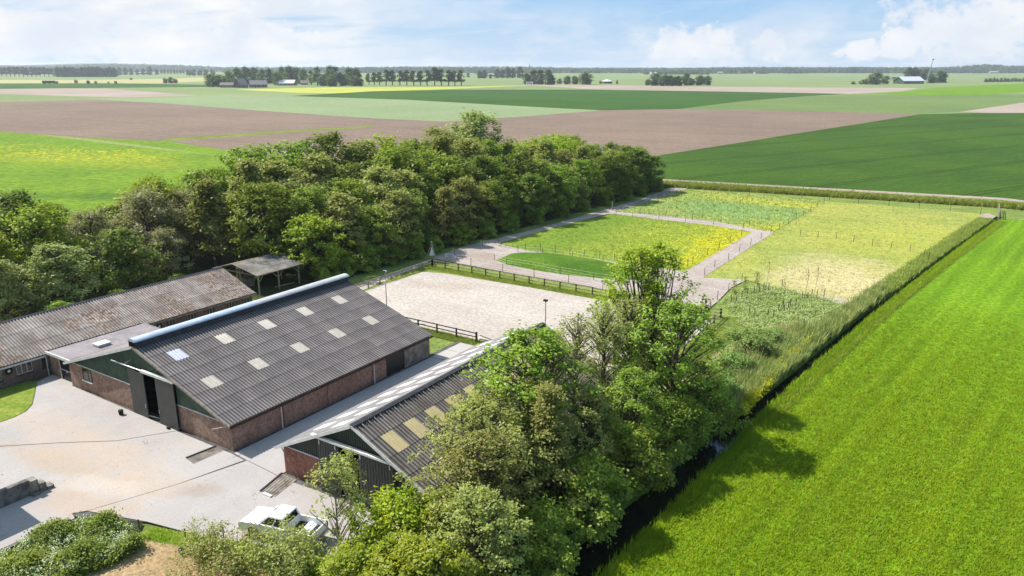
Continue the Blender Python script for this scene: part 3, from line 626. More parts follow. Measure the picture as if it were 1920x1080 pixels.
# ridge ventilator: low dark upstands with a translucent half-round dome in sections
for s_ in (-1, 1): MB().box(XC + s_ * .44 - .03, XC + s_ * .44 + .03, 31.35, 55.2, ZR - .15, ZR + .45).build('upstand', 'ridge_tile', T)
sec = 12; dy = (55.3 - 31.3) / sec
for i in range(sec):
    a, b = 31.3 + dy * i, 31.3 + dy * (i + 1) + .05; rr = .52 + .006 * (i % 2); V = []; F = []
    for j in range(9):
        an = math.pi * j / 8; V += [(XC + rr * math.cos(an), a, ZR + .46 + rr * .5 * math.sin(an)), (XC + rr * math.cos(an), b, ZR + .46 + rr * .5 * math.sin(an))]
    for j in range(8): F.append((2 * j, 2 * j + 1, 2 * j + 3, 2 * j + 2))
    if i == 0: F.append(tuple(range(0, 18, 2))[::-1])
    if i == sec - 1: F.append(tuple(range(1, 18, 2)))
    MB().add(V, F).build('dome_section', 'dome_plastic' if i < 6 else 'dome_plastic_pale', T, smooth=False)

# ---- second barn
T = thing('barn', 'barn half hidden by alders, with yellowed skylights and dark ribbed front doors', 'barn', (-32.6, 43.2, 0))
X0, X1, Y0, Y1, ZE, ZR, XC = -39.85, -25.35, 31.6, 55.0, 2.4, 5.95, -32.6
sl = math.atan2(ZR - ZE, X1 - XC)
DX0, DX1 = -35.9, -29.3
MB().box(X0, DX0, Y0, Y0 + w, 0, 2.33).build('brick_wall', 'red_brick', T)
MB().box(X0, DX0, Y0 - .05, Y0 + .1, 2.332, 2.39).build('flashing', 'white_trim', T)
MB().box(DX1, X1, Y0, Y0 + w, 0, .9).build('brick_wall', 'red_brick', T)
ribbed(T, 'cladding', 'dark_cladding', X0 + .02, DX0, Y0 + .05, lambda x: 2.39, lambda x: zroof(x) - .06)
ribbed(T, 'cladding', 'dark_cladding', DX0, DX1, Y0 + .05, lambda x: 4.1, lambda x: zroof(x) - .06)
ribbed(T, 'cladding', 'dark_cladding', DX1, X1 - .02, Y0 + .05, lambda x: min(.9, zroof(x)), lambda x: zroof(x) - .06)
MB().vprism([(X0, 0), (X1, 0), (X1, ZE - .1), (XC, ZR - .1), (X0, ZE - .1)], Y1 - w, Y1).build('rear_gable', 'red_brick', T)
for x in (X0, X1 - w): MB().box(x, x + w, Y0 + w, Y1 - w, 0, ZE - .05).build('side_wall', 'red_brick', T)
MB().box(X0 + w, X1 - w, Y0 + w, Y1 - w, .02, .06).build('floor', 'dark_inside', T)
for a, b in ((-36.0, -34.05), (-32.25, -29.25)):
    d = ribbed(T, 'sliding_door', 'door_paint', a, b, Y0 - .22, lambda x: .05, lambda x: 4.05, .25, .03)
    for xx in (a + .15, b - .3): MB().box(xx, xx + .1, Y0 - .3, Y0 - .262, 3.7, 4.0).build('hanger', 'galvanised', d)
MB().box(-36.6, -29.15, Y0 - .34, Y0 - .05, 4.1, 4.25).build('rail_cover', 'white_trim', T)
ye = [31.25, 31.65 + .56] + [32.21 + 1.11 * i + 0 for i in range(1, 21)] + [55.3]
se = [.12, 1.6, 3.3, 5.0, 6.7, 8.35]
sp = {(1, c): 'skylight_yellow' for c in range(1, 22, 2)}
sp.update({(3, 3): 'skylight_yellow', (3, 9): 'skylight_yellow'})
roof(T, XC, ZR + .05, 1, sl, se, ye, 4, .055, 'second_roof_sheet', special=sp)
sp = {(r, c): 'skylight_white' for r in (1, 3) for c in range(1 + (r == 3), 22, 2)}  # sun glare on these skylights is put into their white colour
roof(T, XC, ZR + .05, -1, sl, se, ye, 6, .022, 'second_roof_sheet_pale', special=sp)
for s_ in (-1, 1):
    xe = X1 + .45 if s_ > 0 else X0 - .5
    MB().bar((XC, 31.22, ZR - .02), (xe, 31.22, zroof(xe) - .02), .04, .22).build('verge_board', 'white_trim', T)
    MB().bar((XC, 55.33, ZR - .02), (xe, 55.33, zroof(xe) - .02), .04, .18).build('verge_board', 'white_trim', T)
for i in range(21):             # ridge pieces, each with a toothed skirt over the corrugations
    a, b = 31.2 + 1.148 * i, 31.2 + 1.148 * (i + 1) + .02
    q = MB(); zt = ZR + .13 + .004 * (i % 2)
    q.add([(XC, a, zt), (XC, b, zt), (XC + .2, b, zt - .075), (XC + .2, a, zt - .075), (XC - .24, b, zt - .09), (XC - .24, a, zt - .09)], [(0, 3, 2, 1), (0, 1, 4, 5)])
    for k_ in range(6):
        y_ = a + (b - a) * k_ / 6; q.box(XC + .17, XC + .33, y_, y_ + .095, zt - .2, zt - .055)
    q.build('ridge_piece', 'ridge_tile', T)
MB().box(X0 - .56, X0 - .44, 31.3, 55.3, zroof(X0 - .5) - .14, zroof(X0 - .5) - .04).build('gutter', 'galvanised', T)
MB().tube([(X0 - .45, Y0 + .1, 2.15), (X0 - .1, Y0 + .1, 1.7), (X0 - .06, Y0 + .1, .1)], .04, 6).build('downpipe', 'galvanised', T)
for i, x in enumerate((-34.6, -33.4, -32.2)):
    for k_ in range(3 - (i == 2)):
        B = tag(MB().tube([(x + .2 * (k_ % 2), 34.2, .66 + 1.12 * k_), (x + .2 * (k_ % 2), 35.6, .66 + 1.12 * k_)], .57, 14).build('straw_bale', 'straw_bale'),
            ('brown round bale in the open doorway of the second barn, ' + ('bottom', 'middle', 'top')[k_] + ' of the ' + ('left', 'middle', 'right')[i] + ' stack'), 'bale', 'bales inside the second barn')

# ---- low brick stable with the old moss-stained roof
T = thing('stable', 'low brick stable with a long lichen-stained corrugated roof and white-framed windows', 'stable', (-78.5, 31, 0))
X0, X1, Y0, Y1, ZE, ZR, XC = -84.2, -72.85, 4.0, 55.3, 2.36, 4.5, -78.5
sl = math.atan2(ZR - ZE, X1 - XC)
MB().box(X1 - w, X1, Y0 + w, Y1 - w, 0, ZE - .05).build('side_wall', 'purple_brick', T)
MB().box(X0, X0 + w, Y0 + w, Y1 - w, 0, ZE - .05).build('side_wall', 'purple_brick', T)
for a, b in ((Y0, Y0 + w), (Y1 - w, Y1)): MB().vprism([(X0, 0), (X1, 0), (X1, ZE - .08), (XC, ZR - .08), (X0, ZE - .08)], a, b).build('gable', 'purple_brick', T)
ye = [4 + 1.1 * i for i in range(25)] + [31.75] + [31.75 + 1.2 * i for i in range(1, 8)] + [41.4] + [41.4 + 1.11 * i for i in range(1, 12)] + [55.0, 55.6]
ye = sorted(set(round(v, 3) for v in ye)); ye = [v for i, v in enumerate(ye) if i == 0 or v - ye[i - 1] > .3]
se = [.12, 2.1, 4.1, 6.15]
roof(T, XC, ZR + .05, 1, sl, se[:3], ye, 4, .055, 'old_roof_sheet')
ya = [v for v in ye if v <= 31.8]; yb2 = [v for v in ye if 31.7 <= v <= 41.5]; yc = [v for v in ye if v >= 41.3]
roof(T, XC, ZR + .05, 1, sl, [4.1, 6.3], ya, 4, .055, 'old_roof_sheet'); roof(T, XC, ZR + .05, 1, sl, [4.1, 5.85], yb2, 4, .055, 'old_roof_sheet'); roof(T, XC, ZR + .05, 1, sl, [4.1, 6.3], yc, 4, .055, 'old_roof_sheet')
q = MB(); n = 190
for i in range(n):
    a, b = 4 + 51.6 * i / n, 4 + 51.6 * (i + 1) / n; za, zb = ((.03, -.03), (-.03, .03))[i % 2]
    q.add([(XC - .1, a, ZR + za), (XC - .1, b, ZR + zb), (X0 - .4, b, ZE - .1 + zb), (X0 - .4, a, ZE - .1 + za)], [(0, 1, 2, 3)])
tag(q.build('rear_roof_slope', 'old_roof_sheet', T), kind='stuff')
for i in range(26):
    a, b = 4 + 1.985 * i, 4 + 1.985 * (i + 1) + .02; zt = ZR + .14 + .004 * (i % 2)
    MB().add([(XC, a, zt), (XC, b, zt), (XC + .2, b, zt - .1), (XC + .2, a, zt - .1), (XC - .2, b, zt - .1), (XC - .2, a, zt - .1)], [(0, 3, 2, 1), (0, 1, 4, 5)]).build('ridge_piece', 'ridge_tile', T)
for a, b in ((4, 31.6), (41.5, 55.6)): MB().box(X1 + .22, X1 + .28, a, b, 2.0, 2.17).build('fascia', 'white_trim' if a < 10 else 'grey_timber', T)
MB().bar((XC, 55.63, ZR - .02), (X1 + .4, 55.63, 2.13), .04, .16).build('verge_board', 'grey_timber', T)
def stable_window(y0, y1, z0=1.0, z1=2.0, m='cream_trim'):
    f = MB(); x = X1 + .03; n = 3
    f.box(X1 + .004, x + .03, y0, y1, z1 - .07, z1); f.box(X1 + .004, x + .03, y0, y1, z0, z0 + .07)
    for i in range(n + 1):
        yy = y0 + (y1 - y0) * i / n; f.box(X1 + .004, x + .025, max(y0, yy - .04), min(y1, yy + .04), z0 + .07, z1 - .07)
    f = f.build('window', m, T); MB().box(X1 + .002, X1 + .015, y0 + .04, y1 - .04, z0 + .07, z1 - .07).build('pane', 'glass', f)
    MB().box(X1 + .004, X1 + .14, y0 - .08, y1 + .08, z0 - .09, z0 - .003).build('sill', 'dark_post', f)
stable_window(29.05, 30.4); stable_window(26.0, 27.75); stable_window(31.3, 31.75, .9, 1.95, 'dark_post')
for y in (44.0, 46.6, 49.0, 51.6, 53.7): stable_window(y, y + 1.15, 1.05, 1.95, 'grey_timber')
downpipe(T, X1 + .2, 31.62, 2.1, 1, 'white_trim')
for y, nm in ((28.45, 'near the lawn'), (43.25, 'beside the flat roof')):
    q = MB(); V = []; F = []
    for i in range(16):
        a = 2 * math.pi * i / 16
        for rr, xx in ((.33, .03), (.30, .12), (.17, .12), (.15, .03)): V.append((X1 + xx, y + rr * math.cos(a), 1.62 + rr * math.sin(a)))
    for i in range(16):
        j = (i + 1) % 16
        for k_ in range(4): F.append((i * 4 + k_, i * 4 + (k_ + 1) % 4, j * 4 + (k_ + 1) % 4, j * 4 + k_))
    o = thing('wall_fan', 'round black fan ring with a pale hub on the stable wall ' + nm, 'fan', (X1, y, 1.62))
    MB().add(V, F).build('ring', 'rubber', o); MB().tube([(X1 + .005, y, 1.62), (X1 + .07, y, 1.62)], .13, 12).build('hub', 'white_cloth', o)
# ---- flat-roofed link
T = thing('flat_roof_annexe', 'flat bitumen-roofed link between the stable and the main barn, with a small roof light', 'annexe', (-70.4, 36.5, 0))
MB().box(-72.55, -68.52, 31.72, 41.35, 2.36, 2.5).build('flat_roof', 'bitumen', T)
q = MB(); q.box(-72.6, -68.35, 31.6, 31.71, 2.3, 2.56).build('roof_edge', 'white_trim', T); MB().box(-72.55, -68.52, 41.36, 41.42, 2.3, 2.55).build('roof_edge', 'galvanised', T)
MB().box(-72.3, -70.75, 31.85, 32.05, .02, 2.3).build('brick_wall', 'brown_brick', T)
MB().box(-70.72, -70.6, 31.8, 32.05, .02, 2.3).build('door_frame', 'cream_trim', T)
for a, b in ((-70.58, -69.55), (-69.52, -68.5)):
    d = MB().box(a, b, 31.84, 31.9, .06, 2.28).build('door', 'black_paint', T)
    MB().box(a + .01, b - .01, 31.815, 31.838, 1.16, 1.21).build('bar', 'white_trim', d)
MB().box(-69.6, -69.47, 31.8, 31.838, 1.0, 1.12).build('lock', 'white_trim', T)
MB().box(-72.3, -72.1, 32.1, 41.3, .02, 2.3).build('brick_wall', 'purple_brick', T); MB().box(-72.05, -68.5, 41.1, 41.3, .02, 2.3).build('brick_wall', 'purple_brick', T)
RL = MB().box(-70.35, -69.35, 34.9, 36.1, 2.502, 2.7).build('roof_light', 'galvanised', T); MB().box(-70.4, -69.3, 34.85, 36.15, 2.702, 2.78).build('pane', 'skylight_white', RL)
# ---- tall shed beyond the left edge, whose shade falls behind the bunker wall
T = thing('shed', 'tall grey shed standing on the left beside the concrete bunker wall', 'shed', (-60, 11, 0))
MB().vprism([(-67, 0), (-53.1, 0), (-53.1, 5.9), (-60, 7.9), (-67, 5.9)], 4, 18).build('wall', 'grey_render', T)
for s_ in (-1, 1): MB().bar((-60, 11, 8.05), (-60 + s_ * 7.1, 11, 5.98), 14.2, .12).build('roof', 'old_roof_sheet', T)
# ---- timber carport
T = thing('carport', 'open timber carport with braced posts and a mossy roof beside the trees', 'carport', (-80.5, 63.3, 0))
cy0, cy1, cxe, cxr, cze, czr = 60.0, 66.6, -77.4, -81.9, 2.6, 3.45
for x, zt in ((cxe - .1, cze - .12), (-81.0, 3.0), (-85.9, cze - .35)):
    for y in (cy0, 63.2, cy1):
        if x == -81.0 and y == 63.2: continue
        p = MB().box(x - .08, x + .08, y - .08, y + .08, 0, zt).build('post', 'pale_timber', T)
        for sgn in (-1, 1):
            if cy0 < y + sgn * .8 < cy1: MB().bar((x, y, zt - .85), (x, y + sgn * .75, zt - .08), .08).build('brace', 'pale_timber', p)
for x, z in ((cxe - .1, cze - .1), (-85.9, cze - .33)): MB().box(x - .07, x + .07, cy0 - .3, cy1 + .3, z, z + .16).build('beam', 'pale_timber', T)
for y in (cy0, 63.2, cy1):
    MB().bar((cxe - .1, y, cze - .02), (-85.9, y, cze - .1), .1, .16).build('tie_beam', 'pale_timber', T)
    MB().bar((cxe, y, cze + .12), (cxr, y, czr + .06), .09, .12).build('rafter', 'pale_timber', T); MB().bar((-86, y, cze - .1), (cxr, y, czr + .06), .09, .12).build('rafter', 'pale_timber', T)
csl = math.atan2(czr - cze, cxe - cxr)
ye = [59.5 + 1.1 * i for i in range(8)]
roof(T, cxr, czr + .2, 1, csl, [0, 1.6, 3.2, 4.85], ye, 5, .03, 'carport_roof_sheet'); roof(T, cxr, czr + .2, -1, csl * 1.5, [0, 1.6, 3.2, 4.4], ye, 5, .03, 'carport_roof_sheet')
tag(MB().box(-83.2, -81.6, 61.2, 62.6, .02, 1.25).add([(-83.2, 61.2, 1.26), (-81.6, 61.2, 1.26), (-81.9, 62.6, 1.5), (-83, 62.6, 1.5)], [(0, 1, 2, 3)]).build('fodder_crate', 'grey_timber'), 'grey boxy crate standing in the shade under the carport', 'crate')
tag(MB().bar((-78.6, 63.4, .12), (-78.2, 66.2, .12), .14).build('log', 'pale_timber'), 'pale log lying along the open side of the carport', 'log')
# ================================================================ trees
_rng = np.random.default_rng(5)
def leaf_cloud(centres, n_per, sigma, size, flat_=.75, out_from=None, aspect=.62, rng=_rng):
    c = np.repeat(centres, n_per, axis=0); N = len(c)
    sg = np.repeat(sigma if np.ndim(sigma) else np.full(len(centres), sigma), n_per)[:, None]
    off = rng.normal(0, 1, (N, 3)) * sg * np.array([1, 1, flat_]); p = c + off
    nrm = rng.normal(0, 1, (N, 3)); nrm[:, 2] = np.abs(nrm[:, 2]) * .8 + .75
    if out_from is not None:
        d = p - out_from; d /= np.linalg.norm(d, axis=1, keepdims=True) + 1e-6; nrm += d * .9
    nrm /= np.linalg.norm(nrm, axis=1, keepdims=True)
    r = rng.normal(0, 1, (N, 3)); u = np.cross(nrm, r); u /= np.linalg.norm(u, axis=1, keepdims=True) + 1e-6; v = np.cross(nrm, u)
    s = (size * rng.uniform(.65, 1.35, N))[:, None]
    V = np.stack([p + u * s * .5, p + v * s * .5 * aspect, p - u * s * .5, p - v * s * .5 * aspect], 1).reshape(-1, 3)
    F = np.arange(4 * N).reshape(-1, 4)
    t = np.repeat(np.clip(np.repeat(rng.uniform(.25, 1, len(centres)), n_per) + rng.normal(0, .18, N), 0, 1), 4)
    return V, F, t
def make_tree(seed, h, r, cb, ncl, npl, sig, ls, shape='round', fan=0., stems=1, trunk_r=.018, mat='leaf_green', bark='bark', lean=.02, twig=1.):
    g = np.random.default_rng(seed)
    t = g.uniform(0, 1, ncl) ** .85
    if shape == 'round': prof = np.sin(np.pi * (t * .86 + .10)) ** .6
    elif shape == 'cone': prof = (1 - t * .88) ** .8 * np.minimum(1, t * 6 + .35)
    elif shape == 'fan': prof = np.minimum(1, .25 + t * 1.15) * np.where(t > .72, np.sqrt(np.maximum(0, 1 - ((t - .72) / .3) ** 2)), 1)
    else: prof = np.sin(np.pi * (t * .8 + .12)) ** .9
    ang = g.uniform(0, 2 * np.pi, ncl)
    lob = 1 + .22 * np.sin(ang * 2 + g.uniform(0, 6)) + .18 * np.sin(ang * 3 + t * 5 + g.uniform(0, 6))
    rho = r * prof * lob * g.uniform(0, 1, ncl) ** .42
    z = h * (cb + (1 - cb) * t * .97)
    C = np.stack([rho * np.cos(ang), rho * np.sin(ang), z], 1)
    mid = np.array([0, 0, h * (cb + 1) / 2 * .8])
    V, F, tt = leaf_cloud(C, npl, g.uniform(.6, 1.25, ncl) * sig, ls, .72, mid, rng=g)
    crown = npmesh('crown', V, F, [mat], tint=tt)
    b = MB()
    heads = []
    for s_ in range(stems):
        a = g.uniform(0, 6.28); d = (0 if stems == 1 else .14 * r)
        top = Vector((lean * h * g.normal() + 3 * d * math.cos(a), lean * h * g.normal() + 3 * d * math.sin(a), h * .82))
        pts = []
        for i in range(6):
            q = i / 5; p = Vector((d * .3 * math.cos(a), d * .3 * math.sin(a), -.15)).lerp(top, q); p.x += g.normal() * .012 * h * (0 < i < 5); p.y += g.normal() * .012 * h * (0 < i < 5); pts.append(p)
        b.tube(pts, [h * trunk_r / (stems ** .4) * (1.25 - 1.1 * i / 5) for i in range(6)], 6, False); heads.append(pts)
    for i in range(ncl):
        pts = heads[i % stems]; c = Vector(C[i]); d = math.hypot(c.x, c.y)
        zs = max(h * cb * .5, c.z - d * (.75 + fan) - .04 * h) / (h * .82)
        if fan: zs = min(zs, .15 + .35 * g.uniform())
        zs = max(.04, min(.97, zs)); k = min(4, int(zs * 5)); s0 = pts[k].lerp(pts[k + 1], zs * 5 - k)
        m_ = s0.lerp(c, .5); m_.z += (.06 if not fan else -.05) * d; m_.x += g.normal() * .03 * d; m_.y += g.normal() * .03 * d
        r0 = h * .0045 * twig * (1 if i % 3 else 1.5)
        b.tube([s0, m_, c], [r0, r0 * .65, r0 * .25], 3, False)
    me = bpy.data.meshes.new('trunk'); me.from_pydata(b.v, [], b.f); me.update(); me.polygons.foreach_set('use_smooth', [True] * len(me.polygons)); me.materials.append(MATS[bark])
    return me, crown
MODELS = {}
def model(key, *a, **k): MODELS[key] = (a, k, make_tree(*a, **k))
def plant(name, key, x, y, h, label, cat='tree', group=None, rz=None, wide=1.0, z=0.):
    a, k, (tm, cm) = MODELS[key]
    o = thing(name, label, cat, (x, y, z), group, rnd.uniform(0, 6.28) if rz is None else rz)
    s_ = h / a[1]; o.scale = (s_ * wide, s_ * wide, s_)
    link('trunk', tm, None, o); link('crown', cm, None, o)
    return o
# --- near trees along the ditch
model('alder_a', 1, 10, 3.3, .20, 190, 42, .24, .20, 'round', mat='leaf_olive', trunk_r=.014, lean=.03, twig=1.1)
model('alder_b', 2, 10, 3.0, .22, 170, 42, .24, .20, 'cone', mat='leaf_olive', trunk_r=.014, lean=.03, twig=1.1)
model('alder_wide', 11, 10, 5.2, .22, 300, 44, .25, .20, 'round', mat='leaf_olive', trunk_r=.014, lean=.03, twig=1.0)
model('alder_thin', 3, 10, 1.9, .38, 75, 36, .24, .18, 'round', mat='leaf_grey', trunk_r=.012, lean=.02)
model('alder_green', 4, 10, 3.4, .15, 190, 46, .25, .21, 'round', mat='leaf_green', trunk_r=.014, lean=.04)
model('tall_poplar', 5, 13, 4.0, .16, 260, 60, .27, .25, 'oval', fan=.25, stems=3, trunk_r=.020, mat='leaf_fresh', twig=1.1)
model('dark_bush', 6, 4, 2.3, .05, 120, 60, .24, .19, 'round', stems=4, mat='leaf_green', trunk_r=.014)
model('gold_maple', 7, 5, 3.1, .08, 200, 80, .21, .2, 'round', stems=4, mat='leaf_yellow', trunk_r=.016)
model('fresh_bush', 8, 5, 2.9, .06, 190, 75, .22, .19, 'round', stems=4, mat='leaf_fresh', trunk_r=.016)
model('thin_tree', 9, 7, 1.8, .25, 60, 26, .24, .19, 'round', mat='leaf_olive', trunk_r=.014, bark='pale_bark', twig=1.3)
model('bare_shrub', 10, 2.5, 1.6, .1, 80, 26, .2, .13, 'fan', stems=4, fan=.6, mat='leaf_olive', trunk_r=.012, twig=1.6, bark='pale_bark')
NG = 'trees and bushes between the second barn and the ditch'
for key, x, y, h, wide, lab in (
    ('tall_poplar', -23.7, 57.6, 14.2, .95, 'tallest tree by the ditch, a many-stemmed open crown standing above the arena'),
    ('alder_thin', -24.3, 46.2, 10.9, 1.0, 'slim alder, leftmost of the thin trunks beside the tall open tree'),
    ('alder_thin', -23.6, 49.0, 11.2, .95, 'slim alder, middle one of the thin trunks left of the tall open tree'),
    ('alder_thin', -22.8, 52.2, 11.0, 1.05, 'slim alder standing closest to the tall open tree on its left'),
    ('alder_thin', -25.0, 52.6, 9.6, 1.0, 'slim alder at the far corner of the second barn'),
    ('alder_thin', -24.9, 43.6, 10.2, 1.1, 'slim olive alder at the far half of the second barn roof'),
    ('alder_green', -24.9, 40.4, 11.2, 1.25, 'green alder rising against the arena from the middle of the second barn roof'),
    ('alder_wide', -24.4, 34.6, 8.6, 1.12, 'broad olive alder covering the near half of the second barn roof'),
    ('alder_wide', -24.9, 38.0, 8.6, .9, 'broad olive alder draped over the roof between its skylights and the ridge'),
    ('alder_a', -22.4, 31.0, 8.4, 1.1, 'broad olive alder in front of the others, behind the yellow-green maple'),
    ('alder_b', -21.4, 37.2, 9.4, 1.1, 'tapered olive alder between barn and ditch, in the middle of the clump'),
    ('alder_a', -20.9, 41.6, 7.6, 1.0, 'olive alder with dead twigs below, mid-clump above the dark ditch bank'),
    ('alder_green', -19.4, 45.2, 8.0, .95, 'green alder right of the thin trunks, overhanging the ditch'),
    ('alder_green', -18.7, 51.4, 11.4, 1.0, 'green alder at the foot of the tall open tree'),
    ('alder_green', -18.0, 56.6, 5.0, 1.0, 'last alder before the reeds, casting its shade on the bright meadow'),
    ('alder_a', -20.0, 27.6, 7.4, 1.1, 'olive alder hanging over the dark water at the lower edge of the view'),
    ('dark_bush', -18.9, 32.6, 4.0, 1.0, 'dark green bush on the ditch bank nearest the lower edge of the view'),
    ('dark_bush', -18.6, 37.6, 4.6, 1.0, 'dark green bush on the ditch bank under the mid-clump alders'),
    ('dark_bush', -18.0, 43.4, 4.6, 1.0, 'dark green bush where the water opens out below the clump'),
    ('dark_bush', -17.6, 49.0, 4.8, 1.0, 'dark green bush by the ditch below the tall open tree'),
    ('dark_bush', -17.0, 54.0, 4.6, 1.0, 'dark green bush at the reed end of the ditch clump'),
    ('gold_maple', -25.6, 27.6, 5.0, 1.0, 'bright yellow-green maple bush in front of the second barn door'),
    ('gold_maple', -23.2, 25.0, 4.6, .95, 'yellow-green maple bush lower down beside the fresh green ones'),
    ('fresh_bush', -25.2, 23.4, 4.2, 1.0, 'fresh green bush at the bottom of the view, beside the slender pale trunk'),
    ('fresh_bush', -21.4, 24.6, 5.4, 1.0, 'fresh green bush at the bottom of the view, nearest the black water'),
    ('fresh_bush', -23.4, 29.0, 5.0, .95, 'fresh green bush wedged behind the yellow-green maple'),
    ('thin_tree', -28.2, 25.5, 7.6, .9, 'slender sparse tree with a pale forked trunk right of the white pickup'),
    ('thin_tree', -30.7, 28.9, 5.9, .7, 'slender sparse tree in front of the second barn brickwork'),
    ('bare_shrub', -35.8, 22.2, 2.4, 1.1, 'twiggy thin-leaved shrub in front of the pickup bonnet'),
    ('bare_shrub', -33.2, 22.4, 2.9, 1.15, 'twiggy thin-leaved shrub beside the pickup load bed'),
    ('bare_shrub', -30.6, 23.6, 3.0, 1.1, 'twiggy thin-leaved shrub at the foot of the slender trunk'),
    ('bare_shrub', -31.4, 24.3, 2.7, 1.1, 'twiggy thin-leaved shrub hiding the pickup tail'),
    ('bare_shrub', -34.0, 19.6, 2.0, 1.0, 'low twiggy shrub on the hay ground at the bottom edge')):
    nm = {'tall_poplar': 'poplar_tree', 'alder_thin': 'alder_tree', 'alder_green': 'alder_tree', 'alder_a': 'alder_tree', 'alder_wide': 'alder_tree', 'alder_b': 'alder_tree', 'dark_bush': 'bush', 'gold_maple': 'maple_bush', 'fresh_bush': 'bush', 'thin_tree': 'slender_tree', 'bare_shrub': 'shrub'}[key]
    plant(nm, key, x, y, h, lab, 'bush' if 'bush' in nm or nm == 'shrub' else 'tree', NG, wide=wide)
# --- tree belt
model('belt_olive', 21, 10, 3.7, .16, 140, 52, .36, .36, 'round', mat='leaf_olive', lean=.03)
model('belt_olive2', 22, 10, 3.3, .14, 140, 52, .36, .36, 'cone', mat='leaf_olive', lean=.03)
model('belt_green', 23, 10, 4.1, .14, 140, 52, .36, .36, 'round', mat='leaf_green', lean=.02)
model('belt_fresh', 24, 10, 3.9, .14, 140, 52, .36, .36, 'round', mat='leaf_fresh', lean=.02)
model('belt_dark', 25, 10, 3.8, .12, 140, 52, .36, .36, 'round', mat='leaf_dark', lean=.02)
model('belt_grey', 26, 10, 3.8, .12, 140, 52, .36, .36, 'oval', mat='leaf_grey', lean=.03)
model('belt_brown', 27, 10, 3.5, .16, 110, 70, .44, .28, 'round', mat='leaf_brown', lean=.03)
model('understory', 28, 3, 1.9, .03, 60, 70, .26, .26, 'round', stems=3, mat='leaf_green')
BELT = [(-78.1,70,8.8,0), (-79,76.2,10.8,0), (-76.9,80.5,8.5,0), (-76.1,85.6,10.3,0), (-77.1,90.1,9.7,0), (-75.5,96.4,9.4,0), (-76.4,102.3,10.2,0), (-75,108.2,9.1,0), (-75,112.8,8.9,0), (-72.7,119.1,9.4,0), (-74.8,124.4,10.8,0), (-72.7,128.8,9.9,0), (-73.4,135.1,8.6,0), (-73.5,140.5,9.7,0), (-71.7,146.8,10.1,0), (-70.9,151.2,10,0), (-71.9,157.6,10,0), (-70.9,162.1,10.5,0), (-69.2,166.5,8.6,0), (-86.5,69,12.6,1), (-83.7,75.2,11.5,1), (-83.7,82.1,11.7,1), (-83.1,89.3,13,1), (-83.1,94.8,11.8,1), (-83.7,100.3,10.7,1), (-83.3,107,13,1), (-80.7,112.9,12.8,1), (-81.7,118.6,11.7,1), (-79.3,124.3,12.6,1), (-78.9,129.3,10.6,1), (-80.3,136.5,13.6,1), (-80.3,142.8,11.1,1), (-78,148.4,11.6,1), (-77.7,153.4,10.3,1), (-76.8,159.5,9.8,1), (-76,166,10.4,1), (-75.8,171.1,9.7,1), (-94.5,66,12.8,2), (-92.5,71.7,15,2), (-93.8,77.6,14.5,2), (-92.1,84.4,14.7,2), (-91,92.4,12.9,2), (-89.2,100.5,14.9,2), (-88.6,107.2,13.5,2), (-89.9,114,15.7,2), (-88.2,119.5,14.8,2), (-89.5,126.6,14.3,2), (-88.3,134.4,12.8,2), (-85.8,141.4,12.1,2), (-85.8,148.4,12.9,2), (-85.5,154.1,12.2,2), (-85.4,160.4,11.3,2), (-85.2,167.8,10.1,2), (-83.7,175.8,10,2), (-103.8,63,12.6,3), (-102.8,71.6,13.1,3), (-100,78,16.2,3), (-100.7,86.5,16.1,3), (-100.7,94.7,17.2,3), (-99.5,101.3,14.9,3), (-97.9,107.7,16,3), (-97.7,116.6,14.5,3), (-98.1,123.5,16.1,3), (-95.5,132.2,18.9,3), (-94.5,141.3,11.9,3), (-95,148.1,11.6,3), (-94.9,156.9,12.3,3), (-93.6,164.5,12.6,3), (-93.7,171.1,11.6,3), (-91.3,36.4,7.7,4), (-91.6,43,8.2,4), (-91.4,50.2,8.9,4), (-91.4,56.3,7.7,4), (-99.6,38.9,10.5,5), (-100.3,45.1,11.8,5), (-101,51.8,9.7,5), (-97.5,58.2,11.9,5), (-99.9,65.2,10.8,5), (-109.5,39.4,12.5,6), (-109.1,46.7,12.4,6), (-106.6,53.1,8.6,6), (-108,60,9.1,6), (-108.1,66.3,12.1,6), (-116.1,42.9,12.1,7), (-117.7,50.1,11.3,7), (-119.5,56.2,8.5,7), (-116.9,62.5,7.8,7), (-119.3,68.1,7.5,7)]
ORD = ['first', 'second', 'third', 'fourth', 'fifth', 'sixth', 'seventh', 'eighth', 'ninth', 'tenth', 'eleventh', 'twelfth', 'thirteenth', 'fourteenth', 'fifteenth', 'sixteenth', 'seventeenth', 'eighteenth', 'nineteenth', 'twentieth', 'twenty-first', 'twenty-second', 'twenty-third', 'twenty-fourth']
LOOK = {'belt_olive': 'olive-tinted round tree', 'belt_olive2': 'olive-tinted tapering tree', 'belt_green': 'mid green broad tree', 'belt_fresh': 'fresh green broad tree', 'belt_dark': 'dark green dense tree', 'belt_grey': 'grey-green soft tree', 'belt_brown': 'brownish thin-leaved tree'}
ROWN = ['row along the sand track', 'second belt row', 'third belt row', 'rear belt row', 'row behind the stable roof', 'second row behind the stable', 'third row behind the stable', 'row beside the left meadow']
cnt = {}
